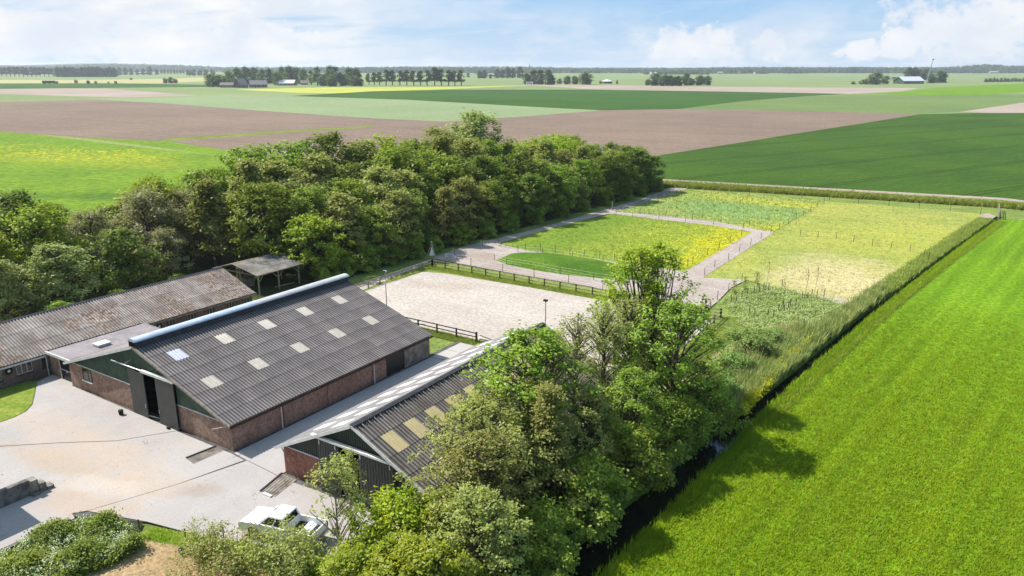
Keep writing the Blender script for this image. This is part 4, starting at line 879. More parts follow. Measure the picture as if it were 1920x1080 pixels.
picks = [['belt_olive', 'belt_olive2', 'belt_green', 'belt_olive', 'belt_olive2', 'belt_fresh', 'belt_dark'], ['belt_olive', 'belt_fresh', 'belt_green', 'belt_olive2', 'belt_olive', 'belt_dark'], ['belt_green', 'belt_fresh', 'belt_dark', 'belt_olive', 'belt_green', 'belt_olive2'], ['belt_green', 'belt_fresh', 'belt_green', 'belt_grey', 'belt_fresh', 'belt_dark'],
         ['belt_grey', 'belt_green', 'belt_brown', 'belt_grey', 'belt_dark'], ['belt_grey', 'belt_brown', 'belt_olive', 'belt_dark', 'belt_fresh'], ['belt_dark', 'belt_grey', 'belt_fresh', 'belt_green'], ['belt_fresh', 'belt_fresh', 'belt_green', 'belt_dark']]
for x, y, h, row in BELT:
    i = cnt.get(row, 0); cnt[row] = i + 1
    key = rnd.choice(picks[row])
    if row in (0, 1) and y > 148 and rnd.random() < .6: key = 'belt_dark'
    end = 'barns' if row < 4 else 'left'
    plant('broadleaf_tree', key, x, y, h, f'{LOOK[key]}, {ORD[i]} from the {end} in the {ROWN[row]}', 'tree', 'trees of the wooded belt', wide=rnd.uniform(.92, 1.15) * (1.12 if h < 9 else 1.0))
for i, (x, y, h) in enumerate(((-75.6, 69.5, 3.0), (-75.4, 73, 2.6), (-74.8, 77, 3.4), (-74.6, 81, 2.8), (-74.4, 86, 3.2), (-73.9, 91, 2.4), (-73.4, 97, 3), (-72.8, 104, 2.6), (-72.4, 111, 2.8), (-71.8, 119, 2.4), (-71.2, 127, 2.6), (-70.6, 135, 2.4), (-70, 144, 3.2), (-69.2, 152, 2.6), (-68.6, 160, 2.4), (-68, 168, 2.2), (-86.6, 55, 2.4), (-87, 47, 2.2), (-86.4, 40, 2.6), (-87, 33, 2.4))):
    plant('undergrowth_bush', 'understory', x, y, h, (f'undergrowth bush at the foot of the belt, {ORD[i]} along the sand track from barns' if i < 16 else f'low green bush behind the stable roof, {ORD[i - 16]} from the carport'), 'bush', 'undergrowth bushes', wide=1.15)
plant('column_cypress', 'understory', -73.6, 67.6, 2.3, 'small pale green columnar shrub just behind the barn dome', 'shrub', wide=.42)
# --- saplings, each tied to two stakes
model('sapling', 31, 3, .45, .45, 14, 26, .13, .14, 'oval', mat='leaf_olive', trunk_r=.008)
model('sapling_bare', 32, 4.5, .3, .5, 10, 6, .16, .10, 'oval', mat='leaf_brown', trunk_r=.006)
def stake(parent, dx, dy, h=1.15): return MB().tube([(dx, dy, 0), (dx, dy, h)], .05, 5).build('stake', 'brown_timber', parent, local=True)
SP = [(1375, 570, 1), (1395, 562, 1), (1418, 553, 1), (1435.6, 545.6, 2), (1508, 564, 2), (1526, 559, 2), (1486, 576.7, 0), (1464, 588, 2), (1444, 598, 0), (1409, 594, 0), (1472, 582, 0), (1500, 615, 0)]
for i, (px, py, k) in enumerate(SP):
    g = G(px, py); nm = ('staked pair without leaves', 'leafy young sapling between two stakes', 'tall bare whip between two stakes')[k]
    lab = f'{nm} in the rough bed, {ORD[i]} counting from the sand track'
    if k: o = plant('sapling', 'sapling' if k == 1 else 'sapling_bare', g.x, g.y, 3.0 if k == 1 else 4.6, lab, 'sapling', 'staked saplings in the rough bed', rz=0.); o.scale = (1, 1, 1)
    else: o = thing('tree_stakes', lab, 'stakes', g, 'staked saplings in the rough bed')
    stake(o, -.3, 0); stake(o, .32, .08)
    if k == 0: MB().tube([(-.3, 0, .9), (.32, .08, .95)], .02, 4).build('tie', 'rubber', o, local=True)

# ================================================================ grasses, reeds, weeds (joined, not countable)
def inpoly(P, poly):
    x, y = P[:, 0], P[:, 1]; c = np.zeros(len(P), bool); n = len(poly)
    for i in range(n):
        (x0, y0), (x1, y1) = poly[i], poly[(i + 1) % n]
        if y0 == y1: continue
        c ^= ((y0 > y) != (y1 > y)) & (x < (x1 - x0) * (y - y0) / (y1 - y0) + x0)
    return c
def scatter(poly, n, rng, keep=None):
    poly = [tuple(p) for p in poly]; a = np.array(poly); lo, hi = a.min(0), a.max(0); out = np.zeros((0, 2))
    while len(out) < n:
        p = rng.uniform(lo, hi, (n * 2, 2)); p = p[inpoly(p, poly)]
        if keep is not None and len(p): p = p[rng.uniform(0, 1, len(p)) < keep(p)]
        out = np.concatenate([out, p])
    return out[:n]
def blades(name, P, z0, h, w, lean, nb, mat, seed, spread=.12, hvar=.35):
    """tufts of nb pointed blades at each point"""
    g = np.random.default_rng(seed); N = len(P) * nb
    b = np.repeat(P, nb, 0) + g.normal(0, spread, (N, 2)); hh = h * np.repeat(g.uniform(1 - hvar, 1 + hvar, len(P)), nb) * g.uniform(.7, 1.15, N)
    a = g.uniform(0, 2 * np.pi, N); d = np.stack([np.cos(a), np.sin(a)], 1); pr = np.stack([-d[:, 1], d[:, 0]], 1)
    ww = w * g.uniform(.7, 1.3, N); ln = hh * lean * np.abs(g.normal(.6, .5, N)) + .0
    zb = np.full(N, z0)
    V = np.zeros((N, 3, 3)); V[:, 0, :2] = b + pr * ww[:, None] / 2; V[:, 1, :2] = b - pr * ww[:, None] / 2; V[:, 2, :2] = b + d * ln[:, None] + np.array([.12, .03]) * hh[:, None]
    V[:, 0, 2] = V[:, 1, 2] = zb; V[:, 2, 2] = zb + hh
    t = np.repeat(np.clip(np.repeat(g.uniform(.35, 1, len(P)), nb) + g.normal(0, .12, N), 0, 1), 3)
    o = link(name, npmesh(name, V.reshape(-1, 3), np.arange(3 * N).reshape(-1, 3), [mat], tint=t))
    return tag(o, kind='stuff')
def leafy(name, P, z, sig, npl, size, mat, seed, flat_=.7):
    g = np.random.default_rng(seed); C = np.concatenate([P, z[:, None]], 1)
    V, F, t = leaf_cloud(C, npl, sig, size, flat_, rng=g)
    V[:, 2] = np.maximum(V[:, 2], .03)
    return tag(link(name, npmesh(name, V, F, [mat], tint=t)), kind='stuff')
g = np.random.default_rng(77)
# bright meadow: short blades, thinning out with distance
mpoly = [(xd(y) + hw(y) + .2, y) for y in (20, 33, 46, 61, 80, 94, 110)] + [(32, 112), (12, 60), (4, 34), (-6, 20)]
P = scatter(mpoly, 95000, g, lambda p: np.clip(1.2 - p[:, 1] / 88, .0, 1))
tag(blades('meadow_grass', P, .07, .16, .05, .8, 4, 'blade_meadow', 1, .14), 'short bright green grass of the mown meadow beside the ditch', 'grass')
e1 = [(xd(y) + hw(y) - .15, y) for y in range(24, 172, 6)]; e2 = [(xd(y) + hw(y) + (.9 if y < 60 else 1.3), y) for y in range(24, 172, 6)]
P = scatter(e1 + e2[::-1], 9000, g)
tag(blades('bank_grass', P, 0, .4, .06, .7, 4, 'blade_meadow', 2, .12), 'long rough grass along the meadow edge of the ditch', 'grass')
P = scatter([(xd(y) + hw(y) + .5, y) for y in range(60, 172, 6)] + [(xd(y) + hw(y) + 1.5, y) for y in range(60, 172, 6)][::-1], 3200, g)
tag(blades('dry_grass', P, 0, .35, .06, .8, 4, 'blade_paddock', 3, .12), 'yellowish grass fringe between ditch and bright meadow', 'grass')
rp = [(xd(y) - hw(y) + .3, y) for y in range(57, 106, 4)] + [(xd(y) - hw(y) - (4.6 if y < 84 else 1.6), y) for y in range(57, 106, 4)][::-1]
P = scatter(rp, 5200, g, lambda p: np.clip(.55 + .6 * np.sin(p[:, 0] * 1.1 + p[:, 1] * .5) * np.sin(p[:, 1] * .9), .15, 1))
tag(blades('reeds', P, 0, 1.15, .12, .4, 6, 'blade_reed', 4, .16), 'tall grey-green reeds lining the field side of the ditch', 'reeds')
P = scatter([(xd(y) - hw(y) - 2.6, y) for y in range(58, 86, 4)] + [(xd(y) - hw(y) - 5.4, y) for y in range(58, 86, 4)][::-1], 450, g)
tag(blades('pale_reeds', P, 0, 1.5, .06, .4, 6, 'blade_dry', 14, .16), 'pale dry reed stalks among the green reeds', 'reeds')
P = scatter([(xd(y) - hw(y) + .2, y) for y in range(104, 172, 6)] + [(xd(y) - hw(y) - 2.2, y) for y in range(104, 172, 6)][::-1], 3500, g)
tag(blades('ditch_weeds', P, 0, .4, .09, .5, 5, 'blade_rough', 5, .2), 'rough weeds on the far stretch of the ditch bank', 'weeds')
sb = GP((1350, 568), (1400, 540), (1440, 538), (1545, 562), (1600, 580), (1540, 640), (1470, 650), (1400, 620))
P = scatter(sb, 2600, g); leafy('rough_weeds', P, g.uniform(.1, .4, len(P)), .16, 7, .2, 'weed_blue', 6); C_ = [o for o in COL.objects if o.name.startswith('rough_weeds')][0]; tag(C_, 'low green weeds of the staked sapling bed', 'weeds')
P = scatter(sb, 2600, g); tag(blades('bed_grass', P, 0, .4, .06, .6, 5, 'blade_rough', 7, .15), 'rough grass between the staked saplings', 'grass')
P = scatter([(-24.6, 61), (-22.6, 62), (-21, 84), (-24.6, 84)], 5500, g); tag(blades('verge_grass', P, .02, .16, .05, .8, 5, 'blade_paddock', 8, .13), 'short grass beside the arena fence', 'grass')
wb = GP((1330, 770), (1345, 705), (1385, 655), (1440, 640), (1500, 655), (1450, 700), (1400, 760), (1360, 800))
P = scatter(wb, 2600, g); tag(blades('tall_weeds', P, 0, .8, .09, .5, 6, 'blade_rough', 9, .2), 'tall green weeds between arena and reeds', 'weeds')
P = scatter(GP((1370, 790), (1440, 700), (1500, 655), (1530, 640), (1470, 700), (1400, 790)), 900, g); leafy('yellow_weeds', P, g.uniform(.45, 1.0, len(P)), .12, 5, .13, 'flower_yellow', 19); tag([o for o in COL.objects if o.name.startswith('yellow_weeds')][0], 'yellow flowering weeds along the reed edge', 'weeds')
P = scatter([(-70, 83.7), (-24, 83.4), (-24, 82.0), (-67, 81.6)], 4200, g); tag(blades('fence_grass', P, .02, .22, .05, .8, 5, 'blade_paddock', 10, .12), 'grass strip inside the far arena fence', 'grass')
P = scatter([(-45.5, 60), (-37, 59.9), (-40, 61.6), (-54, 61.4), (-54, 60)], 2600, g); tag(blades('strip_grass', P, .02, .2, .05, .8, 5, 'blade_paddock', 11, .12), 'grass strip between yard slabs and near arena fence', 'grass')
# paddocks
for nm, poly, n, mt, hh, lab in (('paddock_tufts', GP((930, 462), (1150, 401), (1240, 413), (1416, 436), (1282, 512), (1160, 497), (985, 472)), 5000, 'blade_paddock', .2, 'grass tufts of the inner buttercup paddock'),
                                 ('far_paddock_tufts', GP((1152, 398), (1262, 354), (1400, 364), (1552, 378), (1448, 436), (1345, 417)), 4500, 'blade_paddock', .3, 'longer grass of the far paddock'),
                                 ('dry_paddock_tufts', GP((1318, 522), (1448, 437), (1552, 378), (1835, 401), (1740, 492), (1600, 575), (1545, 560), (1450, 538), (1400, 524)), 5000, 'blade_dry', .16, 'dry tufts of the bare paddock')):
    P = scatter(poly, n, g); tag(blades(nm, P, .08, hh, .07, .9, 3, mt, n % 97, .15), lab, 'grass')
hp = GP((1245, 344), (1400, 353), (1600, 366), (1880, 385), (1990, 392)) + GP((1990, 404), (1880, 390), (1600, 372.5), (1400, 360), (1240, 351))
P = scatter(hp, 9000, g); tag(blades('ditch_hedge', P, 0, .9, .14, .5, 5, 'blade_rough', 12, .3), 'strip of rough weeds along the ditch beyond the paddocks', 'weeds')
P = scatter(hp, 900, g); leafy('hedge_scrub', P, g.uniform(.2, .9, len(P)), .35, 9, .35, 'leaf_green', 13); tag([o for o in COL.objects if o.name.startswith('hedge_scrub')][0], 'dark scrub growing in the ditch beyond the paddocks', 'scrub')
# brambles at the lower left
bp = GP((-60, 1072), (30, 1046), (110, 1008), (180, 978), (250, 1010), (266, 1034), (215, 1062), (150, 1085), (60, 1130), (-80, 1130))
P = scatter(bp, 2600, g)
leafy('bramble_thicket', P, g.uniform(.25, 1.25, len(P)) * (.65 + .5 * np.sin(P[:, 0] * 1.7) * np.sin(P[:, 1] * 1.3)), .2, 30, .17, 'bramble_leaf', 15); tag([o for o in COL.objects if o.name.startswith('bramble_thicket')][0], 'dense bramble thicket filling the lower left corner of the yard', 'brambles')
P = scatter(bp, 260, g); leafy('bramble_blossom', P, g.uniform(.75, 1.15, len(P)), .14, 16, .1, 'bramble_pale', 16); tag([o for o in COL.objects if o.name.startswith('bramble_blossom')][0], 'pale leaf tips on top of the bramble thicket', 'brambles')
P = scatter([(-41.6, 22.4), (-38, 23.5), (-34, 25), (-28, 26.4), (-27, 23), (-30, 23.9), (-36, 22.8), (-41, 21.4)], 4200, g); tag(blades('yard_verge_grass', P, .04, .24, .04, .8, 5, 'blade_meadow', 17, .1), 'bright grass verge between yard and hay ground', 'grass')
P = scatter([(-45, 12), (-41, 20.6), (-36, 22.4), (-28, 23), (-28, 14)], 5200, g); tag(blades('hay_tufts', P, .04, .14, .035, 1.3, 4, 'blade_dry', 18, .12), 'loose dry hay on the ground by the tub', 'hay')
P = scatter([(-72.7, 16), (-72.7, 29.4), (-71, 27.4), (-70.4, 25), (-71, 20)], 2600, g); tag(blades('lawn_grass', P, .06, .09, .035, .8, 4, 'blade_paddock', 20, .1), 'short lawn in front of the stable', 'grass')
# bushy weed clumps right of the arena
model('weed_clump', 41, 2, 1.9, .02, 80, 60, .22, .16, 'round', stems=3, mat='leaf_elder', trunk_r=.01)
for i, (px, py, h, lab) in enumerate(((1400, 668, 2.6, 'bluish green elder clump between arena fence and reeds'), (1374, 702, 2.0, 'smaller bluish green clump nearest the bare straw patch'), (1445, 650, 1.8, 'low bluish clump beside the yellow weeds'), (1350, 740, 1.7, 'green clump at the lower end of the straw patch'))):
    p = G(px, py); plant('elder_clump', 'weed_clump', p.x, p.y, h, lab, 'bush', 'elder clumps by the arena', wide=1.15)
# ================================================================ fences
def resample(pts, step):
    out = [pts[0]]
    for a, b in zip(pts, pts[1:]):
        n = max(1, round((b - a).length / step))
        out += [a.lerp(b, (i + 1) / n) for i in range(n)]
    return out
def timber_fence(pts, label, step=2.4, hgt=1.15, skip_last=False, mat='brown_timber', rail='brown_timber'):
    P = resample([Vector((*p, 0)) for p in pts], step)
    o = thing('timber_fence', label, 'fence', P[0], 'post and rail fences round the riding arena')
    cache = None
    for i, p in enumerate(P[:-1] if skip_last else P):
        big = 1.35 if i in (0, len(P) - 1) else 1
        q = MB().box(p.x - .065 * big, p.x + .065 * big, p.y - .065 * big, p.y + .065 * big, 0, hgt + (.06 if big > 1 else 0)).build('post', mat, o)
    for z in (hgt - .12, hgt * .52):
        for a, b in zip(P, P[1:]):
            d = (b - a).normalized(); s_ = Vector((-d.y, d.x, 0)) * .095
            MB().bar(a + s_ + Vector((0, 0, z)) - d * .05, b + s_ + Vector((0, 0, z + rnd.uniform(-.02, .02))) + d * .05, .04, .11).build('rail', rail, o)
    return o
timber_fence([(-68, 61.0), (-68, 83.3)], 'timber fence along the belt side of the riding arena', 2.3, mat='grey_timber', rail='pale_timber')
timber_fence([(-68, 83.3), (-25, 83.0)], 'long timber fence on the far side of the riding arena', 2.4, rail='pale_timber')
timber_fence([(-25, 83.0), (-24.7, 61.3)], 'timber fence on the ditch side of the riding arena', 2.5, mat='dark_post', rail='grey_timber')
timber_fence([(-68, 61.0), (-44.1, 61.0)], 'dark timber fence on the barn side of the riding arena', 2.6, mat='dark_post', rail='dark_post')
timber_fence([(-39.4, 61.0), (-24.7, 61.3)], 'dark timber fence behind the second barn at the arena', 2.5, mat='dark_post', rail='dark_post')
o = tag(MB().bar((-43.7, 61.0, .95), (-41.6, 61.2, .55), .07, .1).bar((-43.7, 61, .5), (-41.6, 61.2, .5), .06, .1).build('lowered_rail', 'grey_timber'), 'slanting grey rails at the arena entrance beside the second barn roof', 'rail')
def post_mesh(h, r, mat):
    me = bpy.data.meshes.new('post'); b = MB().tube([(0, 0, -.05), (0, 0, h)], [r, r * .9], 6); me.from_pydata(b.v, [], b.f); me.update(); me.materials.append(MATS[mat]); return me
PM = [post_mesh(1.25, .042, 'brown_timber'), post_mesh(1.3, .045, 'brown_timber'), post_mesh(1.05, .04, 'brown_timber')]
def wire_fence(px, label, wires=(1.1, .7, .35), pm=0, wire='brown_timber', grp='post and wire fences of the paddocks'):
    P = [G(*p) for p in px]; o = thing('wire_fence', label, 'fence', P[0], grp)
    for p in P:
        q = link('post', PM[pm], None, o); q.location = p - P[0]; q.rotation_euler = (rnd.uniform(-.05, .05), rnd.uniform(-.05, .05), rnd.uniform(0, 3))
    for z in wires:
        b = MB().tube([p + Vector((0, 0, z)) for p in P], .008, 3, False) if len(P) > 1 else None
        if b: b.build('wire', wire, o)
    return o
wire_fence([(1320.6, 518), (1340, 502.5), (1366, 489), (1386, 472.5), (1407, 461), (1427, 449), (1445, 437)], 'post and wire fence along the right edge of the slanting sand track')
wire_fence([(1272, 507), (1289, 500.5), (1299, 495), (1326, 479.6), (1348, 467.5), (1368.5, 456.7), (1390, 444), (1394, 428.5)], 'post and wire fence between the buttercup paddock and the slanting sand track')
wire_fence([(1165, 396), (1200, 401), (1248, 407), (1298, 413), (1351, 417.5), (1404.6, 424), (1461, 431)], 'post and wire fence on the far side of the cross track')
wire_fence([(1155, 402), (1185.6, 406.7), (1235, 412), (1285, 417.5), (1338, 422), (1394, 428.5)], 'post and wire fence on the near side of the cross track', pm=2)
wire_fence([(1461, 431), (1478, 421), (1492.5, 412), (1506, 405.5), (1519.5, 398), (1532, 390), (1545, 382)], 'post and wire fence dividing the two far paddocks')
wire_fence([(1262, 354), (1310, 357), (1357, 361), (1405, 364), (1454, 367.6), (1503, 371.5), (1555, 376), (1609, 382), (1666, 387), (1723, 392), (1781, 396), (1838, 402)], 'long post and wire fence at the far end of the paddocks')
wire_fence([(1500, 443.5), (1533, 446), (1567.5, 449), (1600, 455), (1635, 462), (1670, 467), (1706, 472), (1732, 481), (1741, 488)], 'post and wire fence across the middle of the dry paddock')
wire_fence([(883, 500), (942.7, 511), (1001.7, 521), (1066, 532.5), (1130, 544)], 'low post fence along the track beside the far arena fence', pm=1)
wire_fence([(927, 488), (949, 497), (995, 504), (1050, 515), (1113, 526), (1160, 533)], 'tape fence on the near foot of the grass mound', pm=2, wire='white_cloth')
wire_fence([(971, 474), (1017, 479), (1073, 487), (1130, 496), (1190, 504)], 'tape fence along the top of the grass mound', wire='white_cloth')
wire_fence([(985, 470), (1013, 470), (1041, 474), (1068, 478), (1095, 482), (1124, 486), (1152, 490), (1200, 497), (1240, 503)], 'post and wire fence at the near end of the buttercup paddock')
wire_fence([(726, 499), (778, 484), (833, 468), (887, 455), (928, 445), (958, 437), (998, 427), (1063, 409), (1120, 393), (1175, 377), (1225, 362)], 'post and wire fence in the shade along the foot of the tree belt', pm=1)
wire_fence([(852, 476), (905, 462), (935, 458)], 'short row of posts beside the shaded sand track', pm=1)
wire_fence([(1323, 577), (1345, 563), (1365.6, 547), (1391, 529)], 'post fence on the sand track beside the sapling bed', wires=(1.0, .6))
wire_fence([(1466, 541), (1544, 559.5), (1597, 576), (1605.6, 578)], 'post and wire fence between sapling bed and dry paddock', pm=1)
wire_fence([(592, 540), (618, 533), (650, 522)], 'short post and wire fence behind the barn dome', pm=1)
LP = [(264, 1009), (125, 1085), (30, 1150)]
wire_fence(LP, 'electric fence with three pale tapes across the bramble corner', (1.0, .7, .4), pm=1, wire='white_cloth', grp='posts round the hay ground')
wire_fence([(264, 1009), (351, 1026), (421, 1024)], 'dark posts standing between yard verge and hay ground', (1.0,), pm=1, wire='brown_timber', grp='posts round the hay ground')
p = G(808, 660)
tag(MB().box(-49.4 - .05, -49.3 + .05, 58.4, 58.5, 0, 1.0).build('marker_post', 'dark_post'), 'single dark post on the grass strip beyond the yard slabs', 'post')
p = G(1148, 395); tag(MB().tube([p, p + Vector((0, 0, 1.9))], .11, 8).build('gate_post', 'grey_timber'), 'stout pale post where the cross track leaves the tree belt', 'post')
# field gate beside the ditch end
p = G(1872, 412)
T = thing('field_gate', 'narrow pale wooden gate over the end of the ditch', 'gate', p)
d_ = (G(1871, 386) - p).normalized(); e_ = p + d_ * 11
for q in (p, p.lerp(e_, .33), p.lerp(e_, .66), e_): MB().tube([q, q + Vector((0, 0, 1.6))], .13, 6).build('post', 'grey_timber', T)
for z in (.5, 1.0, 1.4): MB().bar(p + Vector((0, 0, z)), e_ + Vector((0, 0, z)), .06, .16).build('rail', 'grey_timber', T)
# ================================================================ lamps, swing, yard items, pickup
for x, y, lab in ((-36.2, 61.9, 'slim lamp post with a dark floodlight standing before the arena, left of the alders'), (-57.2, 61.6, 'pale lamp post with a grey box, rising behind the end of the main barn roof')):
    T = thing('lamp_post', lab, 'lamp post', (x, y, 0), 'lamp posts of the riding arena')
    MB().tube([(x, y, 0), (x, y, 5.75)], [.06, .045], 8).build('pole', 'galvanised', T)
    h = MB().box(x - .2, x + .2, y - .16, y + .12, 5.72, 5.9).build('lamp_head', 'dark_post' if x > -40 else 'galvanised', T)
    MB().box(x - .16, x + .16, y - .175, y - .161, 5.74, 5.88).build('lens', 'glass', h)
    if x < -40: MB().box(x - .1, x + .1, y - .2, y - .06, 4.3, 4.7).build('box', 'white_trim', T)
T = thing('swing_frame', 'wooden A-frame with a white hanging cloth seat at the corner of the arena', 'swing', (-70.4, 86.2, 0))
for dx, dy in ((-1, -.3), (1, -.2), (0, 1)): MB().tube([(-70.4 + dx, 86.2 + dy, 0), (-70.4 + dx * -.05, 86.2 - dy * .05, 2.9)], .075, 6).build('pole', 'pale_timber', T)
MB().box(-70.47, -70.33, 86.13, 86.27, 2.8, 3.0).build('cap', 'white_cloth', T)
MB().tube([(-70.4, 86.2, 2.1), (-70.4, 86.2, 1.6), (-70.4, 86.2, .95), (-70.4, 86.2, .8)], [.05, .16, .42, .34], 12).build('hanging_seat', 'white_cloth', T, smooth=True)
T = thing('goal_frame', 'small white tube frame standing on the shaded track beside the swing', 'frame', (-68.6, 88, 0))
for a, b in (((-69.2, 88, 0), (-69.2, 88, .9)), ((-67.9, 88.2, 0), (-67.9, 88.2, .9)), ((-69.2, 88, .9), (-67.9, 88.2, .9)), ((-69.2, 88.8, 0), (-69.2, 88, .9)), ((-67.9, 89, 0), (-67.9, 88.2, .9))): MB().tube([a, b], .035, 5).build('tube', 'white_cloth', T)
# concrete block wall of the bunker
T = thing('bunker_wall', 'low grey concrete bunker wall stepping down in stacked blocks at its end', 'wall', (-52.1, 14, 0))
for i in range(5):
    a = 20.15 - 2.4 * (i + 1)
    MB().box(-52.35, -51.95, a + .01, a + 2.39, 0, 1.3 + .01 * (i % 2)).build('wall_panel', 'wall_concrete', T)
for r in range(3):
    for c in range(3 - r):
        MB().box(-52.2 + .03 * c - .25, -51.75 + .03 * c, 20.2 + c * .46, 20.2 + c * .46 + .43, r * .42, r * .42 + .40).build('concrete_block', 'block_concrete', T)
tag(MB().box(-51.9, -51.5, 20.1, 20.5, 0, .4).build('concrete_block', 'block_concrete'), 'loose concrete block lying beside the stepped end of the bunker wall', 'block')
tag(MB().box(-46.9, -46.6, 14, 20.0, 0, .35).build('retaining_wall', 'wall_concrete'), 'second bunker wall, overgrown by the bramble thicket', 'wall')
# feed tub
p = G(350, 1040)
T = thing('feed_tub', 'round black rubber feed tub on the hay ground by a dark post', 'tub', p)
V = []; F = []; pr = [(.30, .02), (.40, .38), (.43, .38), (.43, .42), (.37, .42), (.27, .1), (.01, .1)]
for i in range(20):
    a = 2 * math.pi * i / 20; V += [(r * math.cos(a), r * math.sin(a), z) for r, z in pr]
for i in range(20):
    j = (i + 1) % 20
    for k_ in range(6): F.append((i * 7 + k_, j * 7 + k_, j * 7 + k_ + 1, i * 7 + k_ + 1))
MB().add(V, F).build('tub', 'rubber', T, local=True, smooth=True)
MB().tube([(0, 0, .1), (0, 0, .16)], [.28, .2], 12).build('feed', 'straw_bale', T, local=True)
# drains at the barn corners
for n_, (q, lab) in enumerate(((((-47.35, 31.3), (-46.3, 31.2), (-46.45, 28.75), (-47.65, 28.95)), 'sunken drain plate with a black edge at the corner of the main barn'), (((-39.95, 31.35), (-38.4, 31.3), (-37.9, 29.0), (-39.3, 28.9)), 'sunken drain plate with a black edge at the corner of the second barn'))):
    T = thing('drain_plate', lab, 'drain', (q[0][0], q[0][1], 0), 'drain plates by the barns')
    MB().prism([(x, y) for x, y in q], yz + .02, yz + .035).build('plate', 'grey_render', T)
    MB().bar((q[0][0], q[0][1], yz + .06), (q[3][0], q[3][1], yz + .06), .13, .07).build('edge', 'black_paint', T)
    for k_ in range(1, 6):
        f = k_ / 6; a = Vector(q[0]).lerp(Vector(q[1]), f); b = Vector(q[3]).lerp(Vector(q[2]), f); MB().bar((a.x, a.y, yz + .04), (b.x, b.y, yz + .04), .03, .02).build('bar', 'brown_timber', T)
tag(MB().box(-38.9, -38.1, 28.75, 28.95, yz + .02, yz + .12).build('kerb_stone', 'white_trim'), 'pale kerb stone at the end of the second barn drain', 'kerb')
p = G(228, 781)
T = thing('bucket', 'small dark bucket standing in the yard before the main barn', 'bucket', (p.x, p.y, yz + .02)); MB().tube([(0, 0, 0), (0, 0, .42)], [.17, .21], 12).build('bucket_body', 'rubber', T, local=True); MB().tube([(.2, 0, .42), (.12, 0, .55), (-.12, 0, .55), (-.2, 0, .42)], .012, 4).build('handle', 'galvanised', T, local=True)
tag(MB().box(-53.2, -52.95, 31.0, 31.2, yz + .02, yz + .2).build('door_stop', 'rubber'), 'small dark door stop at the foot of the right sliding door', 'stop')
p = G(245, 1030); T = thing('plastic_buoy', 'small red plastic ball hanging on the electric tape by the brambles', 'ball', (-42.2, 19.9, .5)); MB().tube([(0, 0, -.1), (0, 0, -.06), (0, 0, .06), (0, 0, .1)], [.03, .11, .11, .03], 10).build('ball', 'red_plastic', T, local=True, smooth=True)
# pickup
T = thing('pickup_truck', 'white double-cab pickup parked behind the twiggy shrubs', 'pickup', (-33.9, 26.3, yz + .02), rz=math.pi + math.atan2(1.35, 5.6))
body = [(-2.62, .5), (-2.1, .42)]
def arch(cx, r=.47): return [(cx + r * math.cos(a), .42 + r * math.sin(a)) for a in [math.pi * (1 - i / 8) for i in range(9)]]
prof = [(-2.62, .55)] + arch(-1.62) + arch(1.55) + [(2.45, .42), (2.62, .6), (2.6, .92), (2.45, 1.06), (1.2, 1.17), (-.72, 1.17), (-.72, .72), (-2.62, .72)]
b_ = MB().vprism(prof, -.90, .90)
BODY = b_.build('body', 'white_paint', T, local=True)
for s_ in (-1, 1): MB().box(-2.62, -.72, s_ * .90 - (.08 if s_ > 0 else 0), s_ * .90 + (.08 if s_ < 0 else 0), .722, 1.17).build('bed_side', 'white_paint', T, local=True)
tg = MB().box(-2.63, -2.56, -.815, .815, .722, 1.15).build('tailgate', 'white_paint', T, local=True)
MB().box(-2.55, -.73, -.81, .81, .724, .76).build('bed_liner', 'rubber', T, local=True)
def frust(x0, x1, x0t, x1t, yb_, yt, z0, z1): return MB().add([(x0, -yb_, z0), (x1, -yb_, z0), (x1, yb_, z0), (x0, yb_, z0), (x0t, -yt, z1), (x1t, -yt, z1), (x1t, yt, z1), (x0t, yt, z1)], [(3, 2, 1, 0), (4, 5, 6, 7), (0, 1, 5, 4), (1, 2, 6, 5), (2, 3, 7, 6), (3, 0, 4, 7)])
CAB = frust(-.72, 1.22, -.55, .42, .86, .70, 1.172, 1.76).build('cab', 'white_paint', T, local=True)
frust(-.58, .40, -.5, .32, .70, .64, 1.762, 1.80).build('roof', 'white_paint', T, local=True)
def quad(pts, mat, nm, par): return MB().add(pts, [(0, 1, 2, 3)]).build(nm, mat, par, local=True)
def lerp3(a, b, f): return tuple(a[i] + (b[i] - a[i]) * f for i in range(3))
def pane(a, b, c, d, u0, u1, v0, v1, off, nm='window'):      # pane inset on the quad a b (bottom) c d (top: d above a, c above b)
    def pt(u, v): return Vector(lerp3(lerp3(a, b, u), lerp3(d, c, u), v)) + Vector(off)
    quad([pt(u0, v0), pt(u1, v0), pt(u1, v1), pt(u0, v1)], 'glass', nm, CAB)
for s_ in (-1, 1):
    a, b, c, d = (-.72, s_ * .86, 1.172), (1.22, s_ * .86, 1.172), (.42, s_ * .70, 1.76), (-.55, s_ * .70, 1.76)
    pane(a, b, c, d, .06, .42, .1, .86, (0, s_ * .006, .003)); pane(a, b, c, d, .47, .90, .1, .86, (0, s_ * .006, .003))
    MB().box(.95, 1.12, s_ * .98 - .1, s_ * .98 + .1, 1.12, 1.3).build('mirror', 'white_paint', T, local=True)
    for xx in (.1, -.55): MB().box(xx, xx + .14, s_ * .9 - .012, s_ * .9 + .012, .95, .98).build('door_handle', 'chrome', T, local=True)
pane((1.22, .86, 1.172), (1.22, -.86, 1.172), (.42, -.70, 1.76), (.42, .70, 1.76), .06, .94, .08, .9, (.006, 0, .004), 'windscreen')
pane((-.72, -.86, 1.172), (-.72, .86, 1.172), (-.55, .70, 1.76), (-.55, -.70, 1.76), .08, .92, .2, .85, (-.006, 0, .003), 'rear_window')
